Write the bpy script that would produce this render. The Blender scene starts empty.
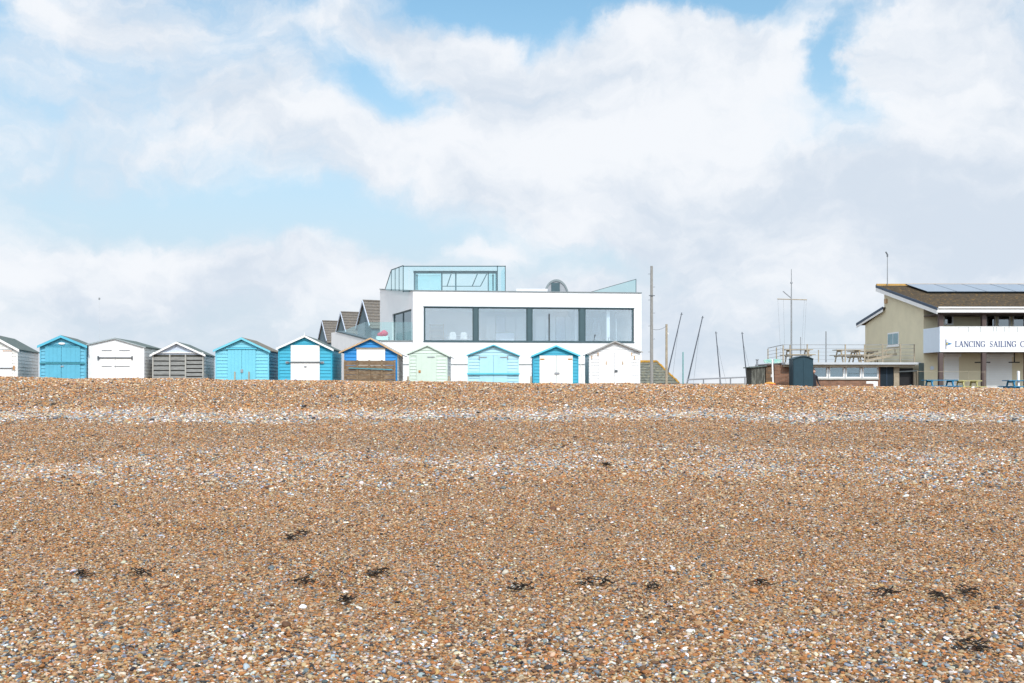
import bpy, bmesh, math, random
import numpy as np
from mathutils import Vector, Matrix
R = math.radians
random.seed(7); rng = np.random.default_rng(7)
scn = bpy.context.scene
C = scn.collection
# ------------------------------------------------------------------ camera
F = 995.56; HY = 383.0; EYE = 1.6
cd = bpy.data.cameras.new('camera'); cam = bpy.data.objects.new('camera', cd); C.objects.link(cam)
cam.location = (0, 0, EYE); cam.rotation_euler = (R(90), 0, 0)
cd.lens = 35; cd.sensor_width = 36; cd.shift_y = (HY-341.5)/1024
cd.clip_start = .1; cd.clip_end = 6000
scn.camera = cam
# ------------------------------------------------------------------ light, exposure
SUN_EL, SUN_AZ = 40, 11          # azimuth: degrees to the right of straight behind the camera
scn.view_settings.view_transform = 'Standard'; scn.view_settings.look = 'None'
scn.view_settings.exposure = 0.42; scn.view_settings.gamma = 1
scn.view_settings.use_curve_mapping = False
sl = bpy.data.lights.new('sun', 'SUN'); sl.energy = 2.05; sl.angle = R(2.5); sl.color = (1, .955, .89)
so = bpy.data.objects.new('sun', sl); C.objects.link(so); so.rotation_euler = (R(90-SUN_EL), 0, R(SUN_AZ))
scn.cycles.max_bounces = 6; scn.cycles.transparent_max_bounces = 16
scn.cycles.caustics_reflective = False; scn.cycles.caustics_refractive = False

def px_uv(px, py):
    d = Vector(((px-512)/F, 1, (HY-py)/F)).normalized()
    return math.atan2(d.x, d.y), d.z

def make_world():
    w = bpy.data.worlds.new('World'); scn.world = w; w.use_nodes = True
    nt = w.node_tree; N = nt.nodes; L = nt.links; N.clear()
    def nd(t, **k):
        n = N.new(t)
        for a, b in k.items(): setattr(n, a, b)
        return n
    def val(s, v):
        if isinstance(v, (int, float)): s.default_value = v
        elif isinstance(v, (tuple, list)): s.default_value = v
        else: L.new(v, s)
    def M(op, a, b=0.0, c=None):
        n = nd('ShaderNodeMath', operation=op); val(n.inputs[0], a); val(n.inputs[1], b)
        if c is not None: val(n.inputs[2], c)
        return n.outputs[0]
    def V(op, a, b):
        n = nd('ShaderNodeVectorMath', operation=op); val(n.inputs[0], a); val(n.inputs[1], b)
        return n
    def MR(v, a, b, c, d, smooth=True):
        n = nd('ShaderNodeMapRange'); n.interpolation_type = 'SMOOTHSTEP' if smooth else 'LINEAR'
        val(n.inputs['Value'], v)
        for nm, x in zip(('From Min', 'From Max', 'To Min', 'To Max'), (a, b, c, d)): val(n.inputs[nm], x)
        return n.outputs[0]
    def noise(vec, scale, detail, rough, w_=0):
        n = nd('ShaderNodeTexNoise', noise_dimensions='4D'); L.new(vec, n.inputs['Vector'])
        n.inputs['Scale'].default_value = scale; n.inputs['Detail'].default_value = detail
        n.inputs['Roughness'].default_value = rough; n.inputs['W'].default_value = w_
        return n
    def mixc(f, a, b):
        n = nd('ShaderNodeMix', data_type='RGBA'); val(n.inputs[0], f); val(n.inputs[6], a); val(n.inputs[7], b)
        return n.outputs[2]
    tc = nd('ShaderNodeTexCoord')
    sp = nd('ShaderNodeSeparateXYZ'); L.new(tc.outputs['Generated'], sp.inputs[0])
    u = M('ARCTAN2', sp.outputs[0], sp.outputs[1]); v = sp.outputs[2]
    cb = nd('ShaderNodeCombineXYZ'); L.new(u, cb.inputs[0]); L.new(v, cb.inputs[1])
    uv0 = cb.outputs[0]
    # warp the directions a little so that cloud edges billow
    wn = noise(uv0, 5.5, 8, .58, 3.1)
    wv = V('SUBTRACT', wn.outputs['Color'], (.5, .5, .5)).outputs[0]
    wv = V('MULTIPLY', wv, (.24, .15, 0)).outputs[0]
    uv = V('ADD', uv0, wv).outputs[0]
    st = V('MULTIPLY', uv, (1, 1.75, 1)).outputs[0]
    n1 = noise(st, 4.2, 11, .56, 1.7).outputs['Fac']
    n2 = noise(st, 9.0, 9, .55, 6.3).outputs['Fac']
    n3 = noise(st, 3.0, 8, .5, 12.4).outputs['Fac']
    def blobs(lst, base):
        acc = base
        for (px, py, rx, ry, w_) in lst:
            cu, cv = px_uv(px, py)
            d = V('SUBTRACT', uv, (cu, cv, 0)).outputs[0]
            d = V('MULTIPLY', d, (F/rx, F/ry, 0)).outputs[0]
            ln = nd('ShaderNodeVectorMath', operation='LENGTH'); L.new(d, ln.inputs[0])
            g = MR(ln.outputs['Value'], 0, 1.5, w_, 0)
            acc = M('ADD', acc, g)
        return acc
    n4 = noise(st, 24, 6, .6, 9.9).outputs['Fac']
    cov = M('MULTIPLY_ADD', n1, 1.25, -.02)
    cov = M('ADD', cov, M('MULTIPLY_ADD', n4, .50, -.25))
    cov = M('ADD', cov, M('MULTIPLY_ADD', n2, .35, -.175))
    cov = blobs([(545, 8, 66, 36, -.85), (620, -25, 120, 35, -.7), (455, -12, 90, 28, -.65), (385, 95, 55, 36, -.52), (445, 112, 42, 24, -.40),
                 (330, 60, 60, 25, -.16), (872, 62, 20, 50, -.56), (725, -5, 75, 24, -.65), (5, 5, 55, 35, -.6),
                 (285, -5, 60, 22, -.45), (800, 10, 60, 30, -.3), (120, 205, 190, 38, -.34), (60, 110, 130, 60, -.20), (290, 225, 170, 28, -.36), (540, 258, 130, 20, -.38),
                 (390, 235, 110, 30, -.28), (640, 268, 60, 20, -.1),
                 (470, 150, 130, 48, .32), (260, 130, 140, 50, .25), (660, 110, 170, 75, .42), (640, 30, 60, 25, .25),
                 (110, 275, 190, 34, .40), (90, 25, 100, 28, .2), (960, 90, 70, 90, .4), (960, 210, 200, 70, .45), (740, 220, 220, 45, .35),
                 (473, 257, 42, 12, .5), (330, 285, 90, 25, .3), (560, 276, 50, 14, .3), (780, 300, 250, 40, .2), (450, 60, 100, 28, .22)], cov)
    mask = MR(cov, .14, .80, 0, 1)
    # body tone of the clouds: white crests, blue-grey bases
    tone = M('ADD', M('MULTIPLY_ADD', n3, 1.0, M('MULTIPLY', n2, 1.3)), M('MULTIPLY_ADD', n4, .5, -.67))
    tone = blobs([(980, 205, 130, 45, -.36), (1010, 250, 120, 40, -.14), (740, 200, 150, 40, -.14), (880, 262, 150, 22, -.14), (60, 140, 130, 70, -.12), (650, 330, 300, 30, -.12),
                  (120, 330, 220, 28, -.10), (700, 120, 150, 60, .20), (440, 150, 120, 45, .16), (120, 255, 160, 22, .14), (1000, 120, 70, 70, .12), (860, 110, 50, 40, .16), (470, 256, 42, 12, .2)], tone)
    tone = MR(tone, .42, .98, 0, 1)
    ccol = mixc(tone, (4.5, 5.05, 5.75, 1), (6.1, 6.3, 6.6, 1))
    sky = nd('ShaderNodeTexSky', sky_type='NISHITA'); sky.sun_disc = False
    sky.sun_elevation = R(SUN_EL); sky.sun_rotation = R(180-SUN_AZ)
    sky.air_density = 1.0; sky.dust_density = .6; sky.ozone_density = 1.2
    # thin veil between the clouds, thicker low down
    veil = MR(v, .05, .40, .97, .12)
    hb = nd('ShaderNodeMix', data_type='RGBA', blend_type='MULTIPLY'); hb.inputs[0].default_value = 1
    L.new(sky.outputs[0], hb.inputs[6]); hb.inputs[7].default_value = (.86, 1.24, 1.20, 1)
    skyc = mixc(veil, hb.outputs[2], (4.15, 4.85, 5.55, 1))
    # added fill: whole sky scaled brighter towards the sun, to lift shaded fronts
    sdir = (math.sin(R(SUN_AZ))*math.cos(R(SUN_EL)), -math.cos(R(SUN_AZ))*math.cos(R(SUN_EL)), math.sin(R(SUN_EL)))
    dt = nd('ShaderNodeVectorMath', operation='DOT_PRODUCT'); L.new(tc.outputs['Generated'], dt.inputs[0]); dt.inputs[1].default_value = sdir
    fill_glow = MR(dt.outputs['Value'], -.2, 1.0, 1.0, 2.25)
    gc = nd('ShaderNodeVectorMath', operation='SCALE'); L.new(mixc(mask, skyc, ccol), gc.inputs[0]); L.new(fill_glow, gc.inputs['Scale'])
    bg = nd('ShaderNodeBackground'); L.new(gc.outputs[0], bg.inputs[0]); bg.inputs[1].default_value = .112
    out = nd('ShaderNodeOutputWorld'); L.new(bg.outputs[0], out.inputs[0])
make_world()

# ------------------------------------------------------------------ helpers
def W(px, py, d): return Vector(((px-512)/F*d, d, EYE+(HY-py)/F*d))
def X(px, d): return (px-512)/F*d
def Z(py, d): return EYE+(HY-py)/F*d

def mat(name, col, rough=.6, var=.10, scale=2.5, bump=0., bscale=40., metal=0., spec=.3, col2=None, cov2=.5, soft=.1, stretch=(1, 1, 1)):
    m = bpy.data.materials.new(name); m.use_nodes = True
    nt = m.node_tree; N = nt.nodes; L = nt.links
    b = N['Principled BSDF']; b.inputs['Roughness'].default_value = rough
    b.inputs['Metallic'].default_value = metal; b.inputs['Specular IOR Level'].default_value = spec
    tc = N.new('ShaderNodeTexCoord'); mp = N.new('ShaderNodeMapping'); mp.inputs['Scale'].default_value = stretch
    L.new(tc.outputs['Object'], mp.inputs[0])
    n = N.new('ShaderNodeTexNoise'); n.inputs['Scale'].default_value = scale; n.inputs['Detail'].default_value = 6
    n.inputs['Roughness'].default_value = .65; L.new(mp.outputs[0], n.inputs['Vector'])
    r = N.new('ShaderNodeValToRGB'); L.new(n.outputs['Fac'], r.inputs[0])
    e = r.color_ramp.elements
    e[0].position = .3; e[1].position = .7
    e[0].color = (*[c*(1-var) for c in col], 1); e[1].color = (*[min(1, c*(1+var)) for c in col], 1)
    out = r.outputs[0]
    if col2:
        n2 = N.new('ShaderNodeTexNoise'); n2.inputs['Scale'].default_value = scale*1.7; n2.inputs['Detail'].default_value = 8
        L.new(mp.outputs[0], n2.inputs['Vector'])
        mr = N.new('ShaderNodeMapRange'); mr.inputs['From Min'].default_value = 1-cov2-soft; mr.inputs['From Max'].default_value = 1-cov2+soft
        L.new(n2.outputs['Fac'], mr.inputs['Value'])
        mx = N.new('ShaderNodeMix'); mx.data_type = 'RGBA'; L.new(mr.outputs[0], mx.inputs[0]); L.new(out, mx.inputs[6]); mx.inputs[7].default_value = (*col2, 1)
        out = mx.outputs[2]
    L.new(out, b.inputs['Base Color'])
    if bump:
        nb = N.new('ShaderNodeTexNoise'); nb.inputs['Scale'].default_value = bscale; nb.inputs['Detail'].default_value = 4; L.new(mp.outputs[0], nb.inputs['Vector'])
        bp = N.new('ShaderNodeBump'); bp.inputs['Strength'].default_value = bump; bp.inputs['Distance'].default_value = .01
        L.new(nb.outputs['Fac'], bp.inputs['Height']); L.new(bp.outputs[0], b.inputs['Normal'])
    return m

def glass(name, tint, refl=.25, rough=.02):
    m = bpy.data.materials.new(name); m.use_nodes = True
    nt = m.node_tree; N = nt.nodes; L = nt.links; N.clear()
    t = N.new('ShaderNodeBsdfTransparent'); t.inputs[0].default_value = (*tint, 1)
    g = N.new('ShaderNodeBsdfGlossy'); g.inputs['Roughness'].default_value = rough; g.inputs[0].default_value = (.85, .93, .97, 1)
    lw = N.new('ShaderNodeLayerWeight'); lw.inputs[0].default_value = .5
    pw = N.new('ShaderNodeMath'); pw.operation = 'POWER'; L.new(lw.outputs['Facing'], pw.inputs[0]); pw.inputs[1].default_value = 5
    fr = N.new('ShaderNodeMath'); fr.operation = 'MULTIPLY'; L.new(pw.outputs[0], fr.inputs[0]); fr.inputs[1].default_value = .35
    ad = N.new('ShaderNodeMath'); ad.operation = 'ADD'; ad.use_clamp = True; L.new(fr.outputs[0], ad.inputs[0]); ad.inputs[1].default_value = refl
    mx = N.new('ShaderNodeMixShader'); L.new(ad.outputs[0], mx.inputs[0]); L.new(t.outputs[0], mx.inputs[1]); L.new(g.outputs[0], mx.inputs[2])
    o = N.new('ShaderNodeOutputMaterial'); L.new(mx.outputs[0], o.inputs[0])
    return m

def brick(name, c1, c2, mortar):
    m = bpy.data.materials.new(name); m.use_nodes = True
    nt = m.node_tree; N = nt.nodes; L = nt.links; b = N['Principled BSDF']; b.inputs['Roughness'].default_value = .85
    tc = N.new('ShaderNodeTexCoord'); sp = N.new('ShaderNodeSeparateXYZ'); L.new(tc.outputs['Object'], sp.inputs[0])
    ad = N.new('ShaderNodeMath'); L.new(sp.outputs[0], ad.inputs[0]); L.new(sp.outputs[1], ad.inputs[1])
    cb = N.new('ShaderNodeCombineXYZ'); L.new(ad.outputs[0], cb.inputs[0]); L.new(sp.outputs[2], cb.inputs[1])
    br = N.new('ShaderNodeTexBrick'); L.new(cb.outputs[0], br.inputs['Vector'])
    br.inputs['Scale'].default_value = 1; br.inputs['Brick Width'].default_value = .225; br.inputs['Row Height'].default_value = .075
    br.inputs['Mortar Size'].default_value = .006; br.inputs['Color1'].default_value = (*c1, 1); br.inputs['Color2'].default_value = (*c2, 1); br.inputs['Mortar'].default_value = (*mortar, 1)
    n = N.new('ShaderNodeTexNoise'); n.inputs['Scale'].default_value = 5; n.inputs['Detail'].default_value = 8; L.new(tc.outputs['Object'], n.inputs[0])
    mr = N.new('ShaderNodeMapRange'); mr.inputs['To Min'].default_value = .55; mr.inputs['To Max'].default_value = 1.45; L.new(n.outputs['Fac'], mr.inputs[0])
    mx = N.new('ShaderNodeVectorMath'); mx.operation = 'SCALE'; L.new(br.outputs[0], mx.inputs[0]); L.new(mr.outputs[0], mx.inputs['Scale'])
    L.new(mx.outputs[0], b.inputs['Base Color'])
    return m

class MB:
    def __init__(s): s.bm = bmesh.new()
    def face(s, pts):
        return s.bm.faces.new([s.bm.verts.new(p) for p in pts])
    def box(s, x0, x1, y0, y1, z0, z1, M=None):
        vs = [Vector((x, y, z)) for z in (z0, z1) for y in (y0, y1) for x in (x0, x1)]
        if M: vs = [M @ v for v in vs]
        v = [s.bm.verts.new(p) for p in vs]
        for f in ((0, 2, 3, 1), (4, 5, 7, 6), (0, 1, 5, 4), (2, 6, 7, 3), (0, 4, 6, 2), (1, 3, 7, 5)): s.bm.faces.new([v[i] for i in f])
        return s
    def prism(s, pts, vec):
        vec = Vector(vec); a = [s.bm.verts.new(Vector(p)) for p in pts]; b = [s.bm.verts.new(Vector(p)+vec) for p in pts]
        s.bm.faces.new(a); s.bm.faces.new(b[::-1]); n = len(pts)
        for i in range(n): s.bm.faces.new([a[i], b[i], b[(i+1) % n], a[(i+1) % n]][::-1])
        return s
    def tube(s, a, b, r, r2=None, n=8, w=None):
        a = Vector(a); b = Vector(b); d = (b-a).normalized()
        up = Vector((0, 0, 1)) if abs(d.z) < .95 else Vector((0, 1, 0))
        s1 = d.cross(up).normalized(); s2 = s1.cross(d)
        r2 = r if r2 is None else r2
        ra = []; rb = []
        for i in range(n):
            t = 2*math.pi*(i+.5)/n; o = s1*math.cos(t)+s2*math.sin(t)
            ra.append(s.bm.verts.new(a+o*r)); rb.append(s.bm.verts.new(b+o*r2))
        for i in range(n): s.bm.faces.new([ra[i], ra[(i+1) % n], rb[(i+1) % n], rb[i]])
        s.bm.faces.new(ra[::-1]); s.bm.faces.new(rb)
        return s
    def bar(s, a, b, w, h):   # square bar, w across, h in the up-ish direction
        a = Vector(a); b = Vector(b); d = (b-a).normalized()
        up = Vector((0, 0, 1)) if abs(d.z) < .95 else Vector((0, 1, 0))
        s1 = d.cross(up).normalized()*w/2; s2 = s1.normalized().cross(d)*h/2
        q = [a-s1-s2, a+s1-s2, a+s1+s2, a-s1+s2]
        return s.prism(q, b-a)
    def build(s, name, m, parent=None, world=True, smooth=False, bevel=0):
        bmesh.ops.recalc_face_normals(s.bm, faces=s.bm.faces[:])
        if bevel: bmesh.ops.bevel(s.bm, geom=s.bm.edges[:], offset=bevel, segments=1, affect='EDGES', clamp_overlap=True)
        me = bpy.data.meshes.new(name)
        o = bpy.data.objects.new(name, me); C.objects.link(o)
        if parent is not None:
            root = parent
            while root.parent: root = root.parent
            if world: s.bm.transform(ROOT[root.name].inverted())
            o.parent = parent
        else:
            vs = [v.co for v in s.bm.verts]
            c = Vector(((min(v.x for v in vs)+max(v.x for v in vs))/2, (min(v.y for v in vs)+max(v.y for v in vs))/2, min(v.z for v in vs)))
            s.bm.transform(Matrix.Translation(-c)); o.location = c
            ROOT[o.name] = Matrix.Translation(c)
        s.bm.to_mesh(me); s.bm.free()
        me.materials.append(m)
        if smooth:
            for p in me.polygons: p.use_smooth = True
        return o
ROOT = {}
def tag(o, label, cat, group=None):
    o['label'] = label; o['category'] = cat
    if group: o['group'] = group
    return o
def thing(name, label, cat, loc, rz=0, group=None):
    o = bpy.data.objects.new(name, None); C.objects.link(o); o.location = loc; o.rotation_euler = (0, 0, rz); o.empty_display_size = .3
    ROOT[o.name] = Matrix.Translation(Vector(loc)) @ Matrix.Rotation(rz, 4, 'Z')
    return tag(o, label, cat, group)
def structure(o): o['kind'] = 'structure'; return o

# ------------------------------------------------------------------ terrain shape
DK = np.array([-60, 0, 3, 5.3, 8, 10, 12.5, 15, 18, 22, 26, 28.5, 30, 32, 34.5, 36.2, 37.5, 39, 41, 44, 48, 60, 3000.])
ZK = np.array([-3.2, -.02, .0, .0, .05, .12, .20, .31, .43, .59, .69, .70, .80, 1.10, 1.44, 1.57, 1.60, 1.5, 1.2, .85, .55, .5, .3])
def gz(x, y):
    x = np.asarray(x, float); y = np.asarray(y, float)
    yy = y + .35*np.sin(x*.21+.5)*np.clip((y-3)/10, 0, 1)*np.clip((48-y)/10, 0, 1)
    k = (np.interp(yy-.5, DK, ZK)+np.interp(yy, DK, ZK)+np.interp(yy+.5, DK, ZK))/3
    u = x/np.maximum(y, 20)                                    # the crest falls from left to right
    crest = np.interp(x, [-40, -19, -9, -2.3, 5, 20, 60], [.30, .215, .11, .03, -.04, -.205, -.25])
    w = np.clip((y-24)/12, 0, 1); w = w*w*(3-2*w); w2 = np.clip((46-y)/6, 0, 1)
    amp = np.clip((y-2)/5, 0, 1)*np.clip((60-y)/15, 0, 1)
    bumps = .032*np.sin(x*.9+y*.35)*np.sin(y*.8-x*.2)+.012*np.sin(x*2.3-y*1.1+1.3)+.008*np.sin(x*4.1+y*3.3)
    return k+crest*w*w2+bumps*amp*np.where(y > 34, .8, 1)

# ------------------------------------------------------------------ materials
white = mat('white_render', (.74, .74, .75), .55, .02, 1.2)
M_ = dict(
 white_paint=mat('white_paint', (.73, .73, .73), .5, .04, 3, .1),
 white_weathered=mat('white_weathered', (.74, .73, .70), .6, .07, 5, .2, col2=(.62, .60, .56), cov2=.3),
 door_white=mat('door_white', (.76, .74, .71), .5, .03, 3),
 door_stained=mat('door_stained', (.80, .77, .72), .5, .03, 3, col2=(.66, .55, .42), cov2=.26, soft=.08),
 trim_white=mat('trim_white', (.74, .735, .725), .5, .04, 4),
 cyan=mat('cyan_paint', (.10, .37, .50), .5, .08, 3, .1), cyan_barge=mat('cyan_trim', (.09, .40, .54), .5, .08, 3),
 aqua=mat('aqua_paint', (.16, .49, .61), .5, .06, 3, .1), aqua_trim=mat('aqua_trim', (.10, .48, .62), .5, .06, 3),
 turq=mat('turquoise_paint', (.03, .33, .47), .5, .08, 3, .1), pale_aqua=mat('pale_aqua_paint', (.37, .61, .70), .5, .05, 3, .1),
 pale_aqua_trim=mat('pale_aqua_trim', (.10, .47, .60), .5, .08, 3),
 royal=mat('royal_blue_paint', (.010, .21, .52), .5, .1, 3, .1), pale_green=mat('pale_green_paint', (.53, .62, .54), .55, .05, 3, .1),
 grey_trim=mat('grey_trim', (.30, .34, .35), .7, .1, 4), lavender=mat('lavender_panel', (.52, .58, .68), .6, .05, 3),
 felt_green=mat('green_grey_felt', (.10, .13, .125), .95, .22, 6, .4, 60, col2=(.2, .19, .15), cov2=.35), felt_brown=mat('brown_felt', (.17, .15, .12), .95, .25, 6, .4, 60),
 felt_grey=mat('pale_grey_felt', (.36, .36, .35), .95, .15, 6, .4, 60),
 old_wood=mat('weathered_grey_wood', (.22, .22, .21), .9, .3, 5, .4, 50, stretch=(1, 1, 6)),
 pole_teal=mat('faded_teal', (.16, .33, .33), .6, .1, 5), batten_grey=mat('pale_grey_batten', (.36, .35, .32), .85, .15, 6), old_wood_dark=mat('gap_wood', (.06, .06, .052), .9, .25, 5),
 brown_wood=mat('brown_rough_wood', (.17, .115, .07), .9, .4, 4, .4, 50, col2=(.28, .22, .15), cov2=.4, stretch=(1, 1, 4)),
 tan_wood=mat('tan_wood', (.50, .33, .19), .8, .2, 6, .2), post_wood=mat('post_wood', (.34, .285, .21), .85, .2, 6, .2),
 iron=mat('dark_iron', (.10, .11, .12), .6, .2, 9, metal=.4), grey_iron=mat('grey_iron', (.30, .31, .33), .5, .1, 9, metal=.5), rust=mat('rusty_iron', (.42, .20, .07), .8, .3, 20),
 teal_bar=mat('teal_bar', (.06, .27, .33), .5, .1, 5), frame_dark=mat('dark_slate_frame', (.055, .095, .11), .45, .08, 4), steel=mat('brushed_steel', (.45, .47, .48), .35, .06, 8, metal=.8),
 coping=mat('grey_coping', (.20, .23, .24), .5, .1, 3),
 beige=mat('beige_render', (.64, .575, .41), .8, .06, 1.2, .2, 60), tile_brown=mat('brown_lichen_tiles', (.085, .066, .046), .9, .35, 5, .5, 30, col2=(.30, .18, .06), cov2=.36, soft=.1),
 tile_house=mat('brown_house_tiles', (.14, .125, .11), .9, .25, 6, .3, 20, col2=(.36, .25, .10), cov2=.30), slate=mat('slate_blue_cladding', (.11, .16, .19), .7, .12, 3),
 ridge=mat('ochre_ridge', (.45, .27, .09), .9, .2, 6), dark_blue=mat('dark_blue_fascia', (.035, .06, .10), .5, .1, 4), dark_brown=mat('dark_brown_column', (.085, .06, .055), .6, .1, 4),
 shutter=mat('white_shutter', (.74, .74, .72), .5, .03, 2), room=mat('room_plaster', (.80, .82, .84), .8, .03, 1), roomfloor=mat('room_floor', (.40, .38, .36), .5, .05, 1),
 blind=mat('grey_blind', (.30, .34, .34), .8, .1, 3, stretch=(12, 1, 1)), navy=mat('navy_paint', (.008, .018, .028), .7, .1, 3), black=mat('black_paint_and_shade', (.02, .02, .022), .6, .1, 4),
 teal_box=mat('dark_teal_paint', (.015, .043, .060), .5, .1, 2), solar=mat('solar_glass', (.20, .25, .31), .3, .08, 2, spec=.8), alu=mat('aluminium', (.46, .48, .50), .5, .05, 6),
 table_blue=mat('blue_table_paint', (.02, .17, .31), .6, .12, 5), table_yellow=mat('olive_yellow_wood', (.42, .38, .17), .8, .15, 5), table_grey=mat('weathered_table_wood', (.30, .24, .16), .85, .25, 5),
 letter=mat('lettering_blue', (.045, .07, .19), .6, .05, 4), yellow=mat('yellow_paint', (.65, .5, .05), .5, .05, 5), red=mat('red_plastic', (.70, .07, .02), .5, .05, 5), orange=mat('orange_plastic', (.75, .33, .03), .5, .05, 5),
 pink=mat('pink_fabric', (.72, .10, .16), .8, .12, 8), dark_fence=mat('dark_green_fence', (.03, .045, .045), .7, .15, 4), stone=mat('lichen_stone_slate', (.12, .125, .105), .95, .45, 5, .5, 20, col2=(.22, .20, .14), cov2=.42),
 lichen=mat('orange_lichen_ridge', (.42, .22, .03), .95, .3, 4, col2=(.16, .15, .11), cov2=.42), pole=mat('grey_pole_wood', (.26, .25, .235), .9, .2, 3, .3, 40, stretch=(6, 6, 1)), mast=mat('dark_mast', (.09, .10, .12), .5, .1, 5),
 mast_light=mat('mast_alloy', (.24, .25, .26), .5, .08, 5), green_sign=mat('sea_green_sign', (.22, .46, .42), .6, .2, 8, col2=(.5, .6, .52), cov2=.45), concrete=mat('concrete', (.42, .41, .38), .9, .12, 3, .3, 30),
 seaweed=mat('dry_seaweed', (.020, .014, .010), .8, .5, 30), skin=mat('skin', (.52, .30, .22), .6, .05, 5), hair=mat('hair', (.09, .05, .03), .7, .1, 8), cloth_dark=mat('dark_cloth', (.02, .022, .03), .8, .15, 8),
)
G_room = glass('room_glass', (.93, .965, .98), .19); G_rail = glass('balustrade_glass', (.84, .95, .945), .05); G_screen = glass('cyan_screen_glass', (.84, .95, .965), .05)
G_win = glass('window_glass', (.55, .66, .70), .14); G_dark = glass('dark_window_glass', (.25, .30, .32), .14)
BR = brick('red_brick', (.27, .13, .075), (.18, .085, .05), (.2, .17, .14)); BRW = brick('old_brick', (.24, .135, .07), (.12, .075, .045), (.13, .115, .095))

# ------------------------------------------------------------------ beach and land
def shingle_material():
    m = bpy.data.materials.new('shingle'); m.use_nodes = True
    nt = m.node_tree; N = nt.nodes; L = nt.links; b = N['Principled BSDF']; b.inputs['Roughness'].default_value = .85; b.inputs['Specular IOR Level'].default_value = .2
    tc = N.new('ShaderNodeTexCoord')
    def vor(scale, feat='F1'):
        v = N.new('ShaderNodeTexVoronoi'); v.feature = feat; v.inputs['Scale'].default_value = scale; L.new(tc.outputs['Object'], v.inputs['Vector']); return v
    def ramp(src):
        s = N.new('ShaderNodeSeparateColor'); L.new(src, s.inputs[0])
        r = N.new('ShaderNodeValToRGB'); L.new(s.outputs[0], r.inputs[0]); cr = r.color_ramp; cr.interpolation = 'CONSTANT'
        pal = [(.0, (.05, .045, .04)), (.09, (.17, .095, .05)), (.24, (.34, .185, .075)), (.45, (.40, .26, .145)), (.66, (.47, .34, .23)), (.79, (.22, .24, .26)), (.87, (.56, .48, .39)), (.965, (.72, .70, .67))]
        while len(cr.elements) < len(pal): cr.elements.new(.5)
        for e, (p, c) in zip(cr.elements, pal): e.position = p; e.color = (*c, 1)
        return r.outputs[0]
    v1 = vor(44); v2 = vor(27); c1 = ramp(v1.outputs['Color']); c2 = ramp(v2.outputs['Color'])
    mx = N.new('ShaderNodeMix'); mx.data_type = 'RGBA'
    n = N.new('ShaderNodeTexNoise'); n.inputs['Scale'].default_value = .35; n.inputs['Detail'].default_value = 5; L.new(tc.outputs['Object'], n.inputs[0])
    mr = N.new('ShaderNodeMapRange'); mr.inputs['From Min'].default_value = .4; mr.inputs['From Max'].default_value = .6; L.new(n.outputs['Fac'], mr.inputs[0])
    L.new(mr.outputs[0], mx.inputs[0]); L.new(c1, mx.inputs[6]); L.new(c2, mx.inputs[7])
    dk = N.new('ShaderNodeVectorMath'); dk.operation = 'SCALE'; dk.inputs['Scale'].default_value = .68; L.new(mx.outputs[2], dk.inputs[0]); L.new(dk.outputs[0], b.inputs['Base Color'])
    bp = N.new('ShaderNodeBump'); bp.inputs['Strength'].default_value = .9; bp.inputs['Distance'].default_value = .02; bp.invert = True
    L.new(v1.outputs['Distance'], bp.inputs['Height']); L.new(bp.outputs[0], b.inputs['Normal'])
    return m
SH = shingle_material()
def grid(name, xs, ys, m, dz=0):
    xx, yy = np.meshgrid(xs, ys); zz = gz(xx, yy)+dz
    nx, ny = len(xs), len(ys)
    co = np.stack([xx.ravel(), yy.ravel(), zz.ravel()], 1)
    i = np.arange(nx*ny).reshape(ny, nx)
    fa = np.stack([i[:-1, :-1].ravel(), i[:-1, 1:].ravel(), i[1:, 1:].ravel(), i[1:, :-1].ravel()], 1)
    me = bpy.data.meshes.new(name); me.from_pydata(co.tolist(), [], fa.tolist()); me.materials.append(m)
    for p in me.polygons: p.use_smooth = True
    o = bpy.data.objects.new(name, me); C.objects.link(o); return structure(o)
xs = np.concatenate([np.linspace(-2500, -60, 12), np.linspace(-50, -24, 14), np.arange(-23, 23.01, .25), np.linspace(24, 50, 14), np.linspace(60, 2500, 12)])
ys = np.concatenate([[-60, -30, -12, -4], np.arange(-1, 48.01, .25), [50, 55, 60, 70, 90, 120, 160, 250, 500, 1000, 3000]])
grid('shingle_beach', xs, ys, SH)
# sea behind the camera
mb = MB(); mb.box(-2500, 2500, -3000, -20, -3, -1.2)
seam = mat('sea_water', (.05, .12, .13), .15, .1, .3, .4, 2)
structure(mb.build('sea', seam))

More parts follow.
